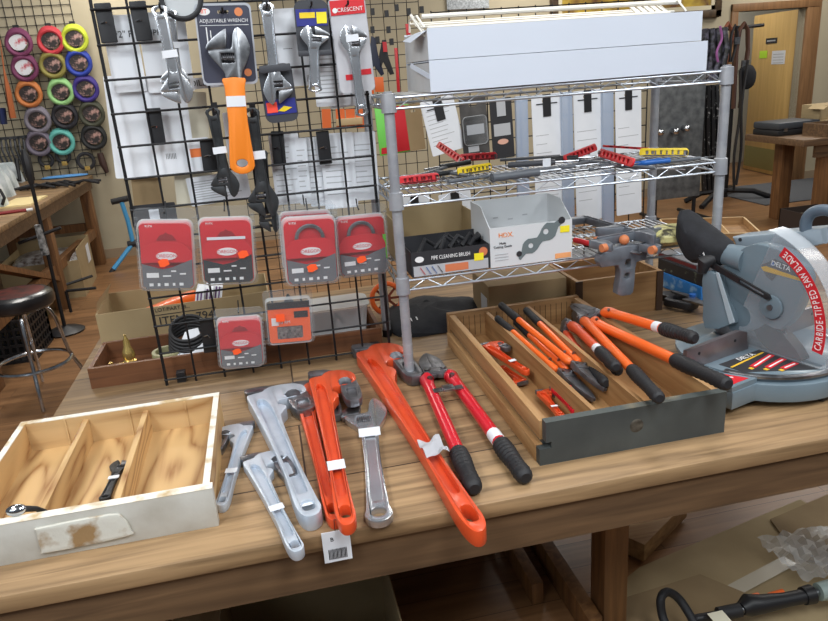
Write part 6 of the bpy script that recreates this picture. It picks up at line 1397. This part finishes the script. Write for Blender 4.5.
# dark mottled board on wheels
pl_ = GY(656, 90, 6.6); pr_ = GY(706, 85, 6.6)
t = thing('display_board', 'mottled dark grey board with round silver knobs standing left of the strap stand', 'board', (pl_.x, 6.6, 0))
w_ = pr_.x-pl_.x
b = MB(); b.bb(0, w_, 0, .05, .22, 1.62, bev=.004); b.build('panel', mat('mottled grey board', sr(72,76,80), .6, c2=sr(104,108,110), nscale=14), t)
for (px, py) in ((683, 128), (672, 131), (657, 132)):
    q = GY(px, py, 6.6); b = MB(); b.cyl((q.x-pl_.x, -.06, q.z), (q.x-pl_.x, 0, q.z), .03); b.ball((q.x-pl_.x, -.07, q.z), .035); b.build('knob', chrome, t)
for x in (.05, w_-.05): b = MB(); b.tube([(x, .02, .3), (x, .02, .04)], .02, 8); b.tube([(x, -.3, .03), (x, .3, .03)], .02, 8); b.build('foot', black_metal, t)
# right-hand table with case, box, cartons
tA = GZ(755, 140, .85)
t = thing('side_table', 'brown wooden table at the right edge with a black case on it', 'table', (4.64, 5.45, 0))
b = MB(); b.bb(0, 1.6, 0, .80, .79, .85, bev=.004); b.build('tabletop', bench_edge, t)
b = MB(); b.bb(.16, 1.55, .04, .07, .68, .79); b.build('apron', bench_edge, t)
for x in (.30, 1.4):
    for y in (.07, .62): b = MB(); b.bb(x, x+.13, y, y+.12, 0, .81, bev=.004); b.build('leg', leg_wood, t)
t = thing('tool_case', 'flat black hard case lying on the right-hand table', 'case', Tr(4.68, 5.84, .85)@Rz(2))
b = MB(); b.bb(0, .46, 0, .34, 0, .055, bev=.012); b.build('case_bottom', black_plastic, t)
b = MB(); b.bb(0, .46, 0, .34, .057, .12, bev=.014); b.build('case_lid', mat('case lid', sr(54,58,64), .5), t)
b = MB(); b.bb(.06, .10, -.008, .0, .04, .07); b.bb(.36, .40, -.008, 0, .04, .07); b.build('latch', satin, t)
t = open_box('wooden_tray', 'brown wooden box with a divider on the right-hand table front', 'box', 4.89, 5.48, .75, .30, .11, bench_edge, z=.85, tk=.02)
b = MB(); b.bb(.3, .315, .02, .32, 0, .1); b.build('divider', bench_edge, t)
for i, (x, y, z, ww, dd, hh, lb) in enumerate([(5.17, 5.86, .85, .34, .28, .11, 'brown carton with red print behind the wooden box, lower of two'), (5.16, 5.90, .961, .30, .24, .13, 'upper brown carton with open flaps behind the wooden box'), (5.53, 5.88, .85, .3, .3, .26, 'yellow brown carton at the right picture edge on the table')]):
    t = thing('small_carton', lb, 'carton', (x, y, z), 'cartons on the right-hand table'); b = MB(); b.bb(0, ww, 0, dd, 0, hh, bev=.002); b.build('carton_body', kraft if i != 2 else mat('yellow carton', sr(200,160,96), .7), t)
    if i == 0: b = MB(); b.bb(.03, .20, -.001, 0, .03, .07); b.build('red_print', mat('faded red print', sr(170,80,70), .7), t); b = MB(); b.bb(.22, .33, -.002, -.0, .0, .08); b.build('white_paper', white_paper, t)
    if i == 1: b = MB(); b.beam((0, 0, hh), (-.05, 0, hh-.03), .2, .003); b.build('flap', kraft, t)
# black basket and wooden box under the right table
q = GZ(770, 235, 0)
t = thing('wire_basket', 'dark basket of small metal parts on the floor under the right-hand table', 'basket', (4.55, 5.25, 0))
b = MB(); b.bb(0, .44, 0, .01, 0, .22); b.bb(0, .44, .3, .31, 0, .24); b.bb(0, .01, 0, .31, 0, .24); b.bb(.43, .44, 0, .31, 0, .24); b.bb(0, .44, 0, .31, 0, .01); b.build('basket_body', mat('dark brown basket', sr(50,40,36), .6), t)
b = MB(); b.bb(.02, .42, .012, .298, .1, .18); b.build('metal_parts', mat('mixed parts', sr(40,36,34), .4, .3, c2=sr(150,140,120), nscale=24, ramp=(.5,.62)), t)
for i, (x, y, z, lb) in enumerate([(5.00, 5.10, 0, 'lower wooden beam block under the right-hand table'), (5.00, 5.05, .18, 'upper wooden plank resting on the block under the right table')]):
    t = thing('wood_block', lb, 'timber', (x, y, z), 'timber under the right-hand table'); b = MB(); b.bb(0, .8, 0, .3, 0, .18 if i == 0 else .07, bev=.004); b.build('timber', pinex, t)

# ================================================================ under and in front of the workbench
def sheet(label, pts, z, m, nm='cardboard_sheet', th_=.004, bump=.01):
    P_ = [GZ(*p, z) for p in pts]; c = sum(P_, Vector())/len(P_); t = thing(nm, label, 'cardboard', (c.x, c.y, z), 'flattened cardboard on the floor under the workbench')
    b = MB(); b.prism([(p.x-c.x, p.y-c.y) for p in P_], 0, th_); o_ = b.build('sheet', m, t); return t, c
t, c = sheet('large flattened brown cardboard sheet on the floor at lower right', [(612, 590), (640, 568), (740, 525), (800, 500), (900, 560), (960, 700), (600, 720)], .002, kraft)
b = MB(); A_ = GZ(640, 640, .01)-Vector((c.x, c.y, .002)); B_ = GZ(790, 560, .01)-Vector((c.x, c.y, .002)); b.beam(A_, B_, .05, .0008); b.build('packing_tape', mat('shiny tape', sr(190,180,160), .12), t)
sheet('smaller cardboard flap lying on top of the large sheet at lower right', [(620, 600), (700, 575), (760, 600), (700, 640), (630, 640)], .008, kraft2)
sheet('cardboard sheet at the right picture edge under the workbench', [(770, 520), (828, 495), (900, 520), (880, 570), (800, 560)], .010, kraft2)
# crumpled plastic wrap
p = GZ(815, 555, .02); t = thing('plastic_wrap', 'crumpled clear plastic wrap lying on the cardboard at the right edge', 'plastic wrap', p)
b = MB(); R = random.Random(11); hmap = {}
def fw_(u, v):
    k = (round(u*14), round(v*14)); hmap.setdefault(k, R.uniform(0, .03)); return ((u-.5)*.28, (v-.5)*.22, hmap[k]+.004)
b.grid(fw_, 14, 14); b.build('wrap', clear('plastic wrap film', (.9,.9,.88), .25, .08), t, ang=5)
# open cardboard box under the bench at bottom left
bx_ = GZ(190, 621, .35); p0 = GZ(230, 606, .42)
t = thing('cardboard_box', 'open cardboard box with raised flaps on the floor under the bench front', 'box', (GZ(262, 600, .40).x-.12, 1.42, 0))
ww = .46
b = MB(); b.bb(0, ww, 0, .004, 0, .34); b.bb(0, ww, .36, .364, 0, .34); b.bb(0, .004, .004, .36, 0, .34); b.bb(ww-.004, ww, .004, .36, 0, .34); b.bb(.004, ww-.004, .004, .36, 0, .004); b.build('box_body', kraft, t)
b = MB(); b.loft([[(0, .36, .34), (.22, .36, .34), (.22, .364, .34), (0, .364, .34)], [(.01, .40, .43), (.225, .40, .43), (.225, .404, .43), (.01, .404, .43)]]); b.build('flap', kraft, t)
b = MB(); b.loft([[(.235, .36, .34), (ww, .36, .34), (ww, .364, .34), (.235, .364, .34)], [(.235, .39, .44), (ww-.01, .39, .44), (ww-.01, .394, .44), (.235, .394, .44)]]); b.build('flap', kraft, t)
b = MB(); b.loft([[(0, 0, .34), (0, .36, .34), (.003, .36, .34), (.003, 0, .34)], [(-.10, .0, .40), (-.10, .36, .42), (-.097, .36, .42), (-.097, 0, .40)]]); b.build('flap', kraft, t)
# black grid panel standing below the bench
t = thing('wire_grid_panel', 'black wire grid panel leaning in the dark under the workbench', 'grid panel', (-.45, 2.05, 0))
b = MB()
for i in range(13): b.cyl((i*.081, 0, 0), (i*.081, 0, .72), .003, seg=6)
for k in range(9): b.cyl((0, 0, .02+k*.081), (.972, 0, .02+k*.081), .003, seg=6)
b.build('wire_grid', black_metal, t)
t = thing('shade_filler', 'large dark bin added to deepen the shade under the workbench left half', 'bin', (-.5, 2.12, 0)); b = MB(); b.bb(0, 1.15, 0, .45, 0, .64, bev=.01); b.build('filler_body', mat('dark brown bin', sr(46,34,28), .7), t)  # dark box added to keep the space under the bench dark
b = MB(); b.bb(-.01, 1.16, -.01, .46, .64, .66, bev=.004); b.build('filler_lid', mat('dark bin lid', sr(36,28,26), .6), t)
# timber offcut box leaning
A_ = GZ(632, 548, .05); B_ = GZ(672, 508, .05)
t = thing('timber_offcut', 'short pine timber with a white label on the floor behind the middle leg', 'timber', A_); X = (B_-A_).normalized()
b = MB(); b.beam((0, 0, 0), (B_-A_)*1.1, .09, .07, bev=.002); tb = b.build('timber', pinex, t)
b = MB(); mid = (B_-A_)*.55; b.beam(mid, mid+X*.09, .04, .0725); b.build('white_label', print_grey, tb)
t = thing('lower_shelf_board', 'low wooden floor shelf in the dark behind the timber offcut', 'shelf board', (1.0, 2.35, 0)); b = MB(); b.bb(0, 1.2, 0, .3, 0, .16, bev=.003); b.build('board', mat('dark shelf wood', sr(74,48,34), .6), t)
t = thing('plank', 'brown plank at the right edge under the workbench top', 'plank', (1.55, 1.42, .60)); b = MB(); b.beam((0, 0, 0), (.7, .25, .02), .03, .09); b.build('plank', leg_wood, t); b = MB(); b.bb(.60, .66, .20, .26, -.60, .0); b.bb(.04, .1, .0, .06, -.60, .0); b.build('support', leg_wood, t)
# string trimmer shaft with loop handle lying at the lower right
zt_ = .10
q = [GZ(735, 612, zt_), GZ(752, 606, zt_), GZ(825, 592, zt_)]
t = thing('string_trimmer', 'black string trimmer with orange switches and loop handle on the cardboard', 'trimmer', GZ(720, 614, zt_-.0))
o_ = GZ(720, 614, zt_)
def tl(px, py, z=zt_): return GZ(px, py, z)-o_
b = MB(); b.tube([tl(690, 620), tl(740, 611)], .013, 12); b.build('shaft', black_plastic, t)
b = MB(); b.tube([tl(718, 614), tl(740, 610)], [.019, .02], 14); cl_ = b.build('clamp_collar', black_rubber, t)
b = MB(); b.tube([tl(736, 611), tl(744, 609)], .011, 12); b.build('metal_joint', satin, t)
b = MB(); b.tube([tl(741, 609), tl(748, 605), tl(762, 604), tl(785, 600), tl(805, 596)], [.018, .032, .027, .021, .021], 16); gr = b.build('grip', black_plastic, t)
b = MB(); b.box(tuple(tl(755, 598)+Vector((0, 0, .006))), (.032, .018, .012), bev=.004); b.build('throttle_lock', orange_h, gr)
b = MB(); b.tube([tl(769, 597)+Vector((0, 0, .004)), tl(783, 593)+Vector((0, 0, .004))], .009, 8); b.build('orange_trigger', orange_h, gr)
b = MB(); b.tube([tl(803, 596), tl(812, 594)], [.026, .028], 16); b.build('collar_ring', black_plastic, t)
b = MB(); b.tube([tl(811, 594), tl(818, 592)], .012, 12); b.build('metal_joint', satin, t)
b = MB(); b.tube([tl(818, 592), tl(850, 586)], [.026, .034], 16); b.build('engine_housing', mat('pale grey green', sr(150,166,160), .5), t)
lp = smooth([tl(694, 622), tl(680, 600, .14), tl(668, 592, .17), tl(661, 598, .17), tl(662, 614, .13), tl(668, 630, .10)], 5, closed=False)
b = MB(); b.tube(lp, .0125, 12); b.build('loop_handle', black_rubber, t)
c_ = tl(720, 618, .125); b = MB(); b.bb(c_.x-.024, c_.x+.024, c_.y-.03, c_.y+.025, c_.z-.001, c_.z); b.build('paper_tag', mat('tag cream', sr(226,220,196), .7), t)
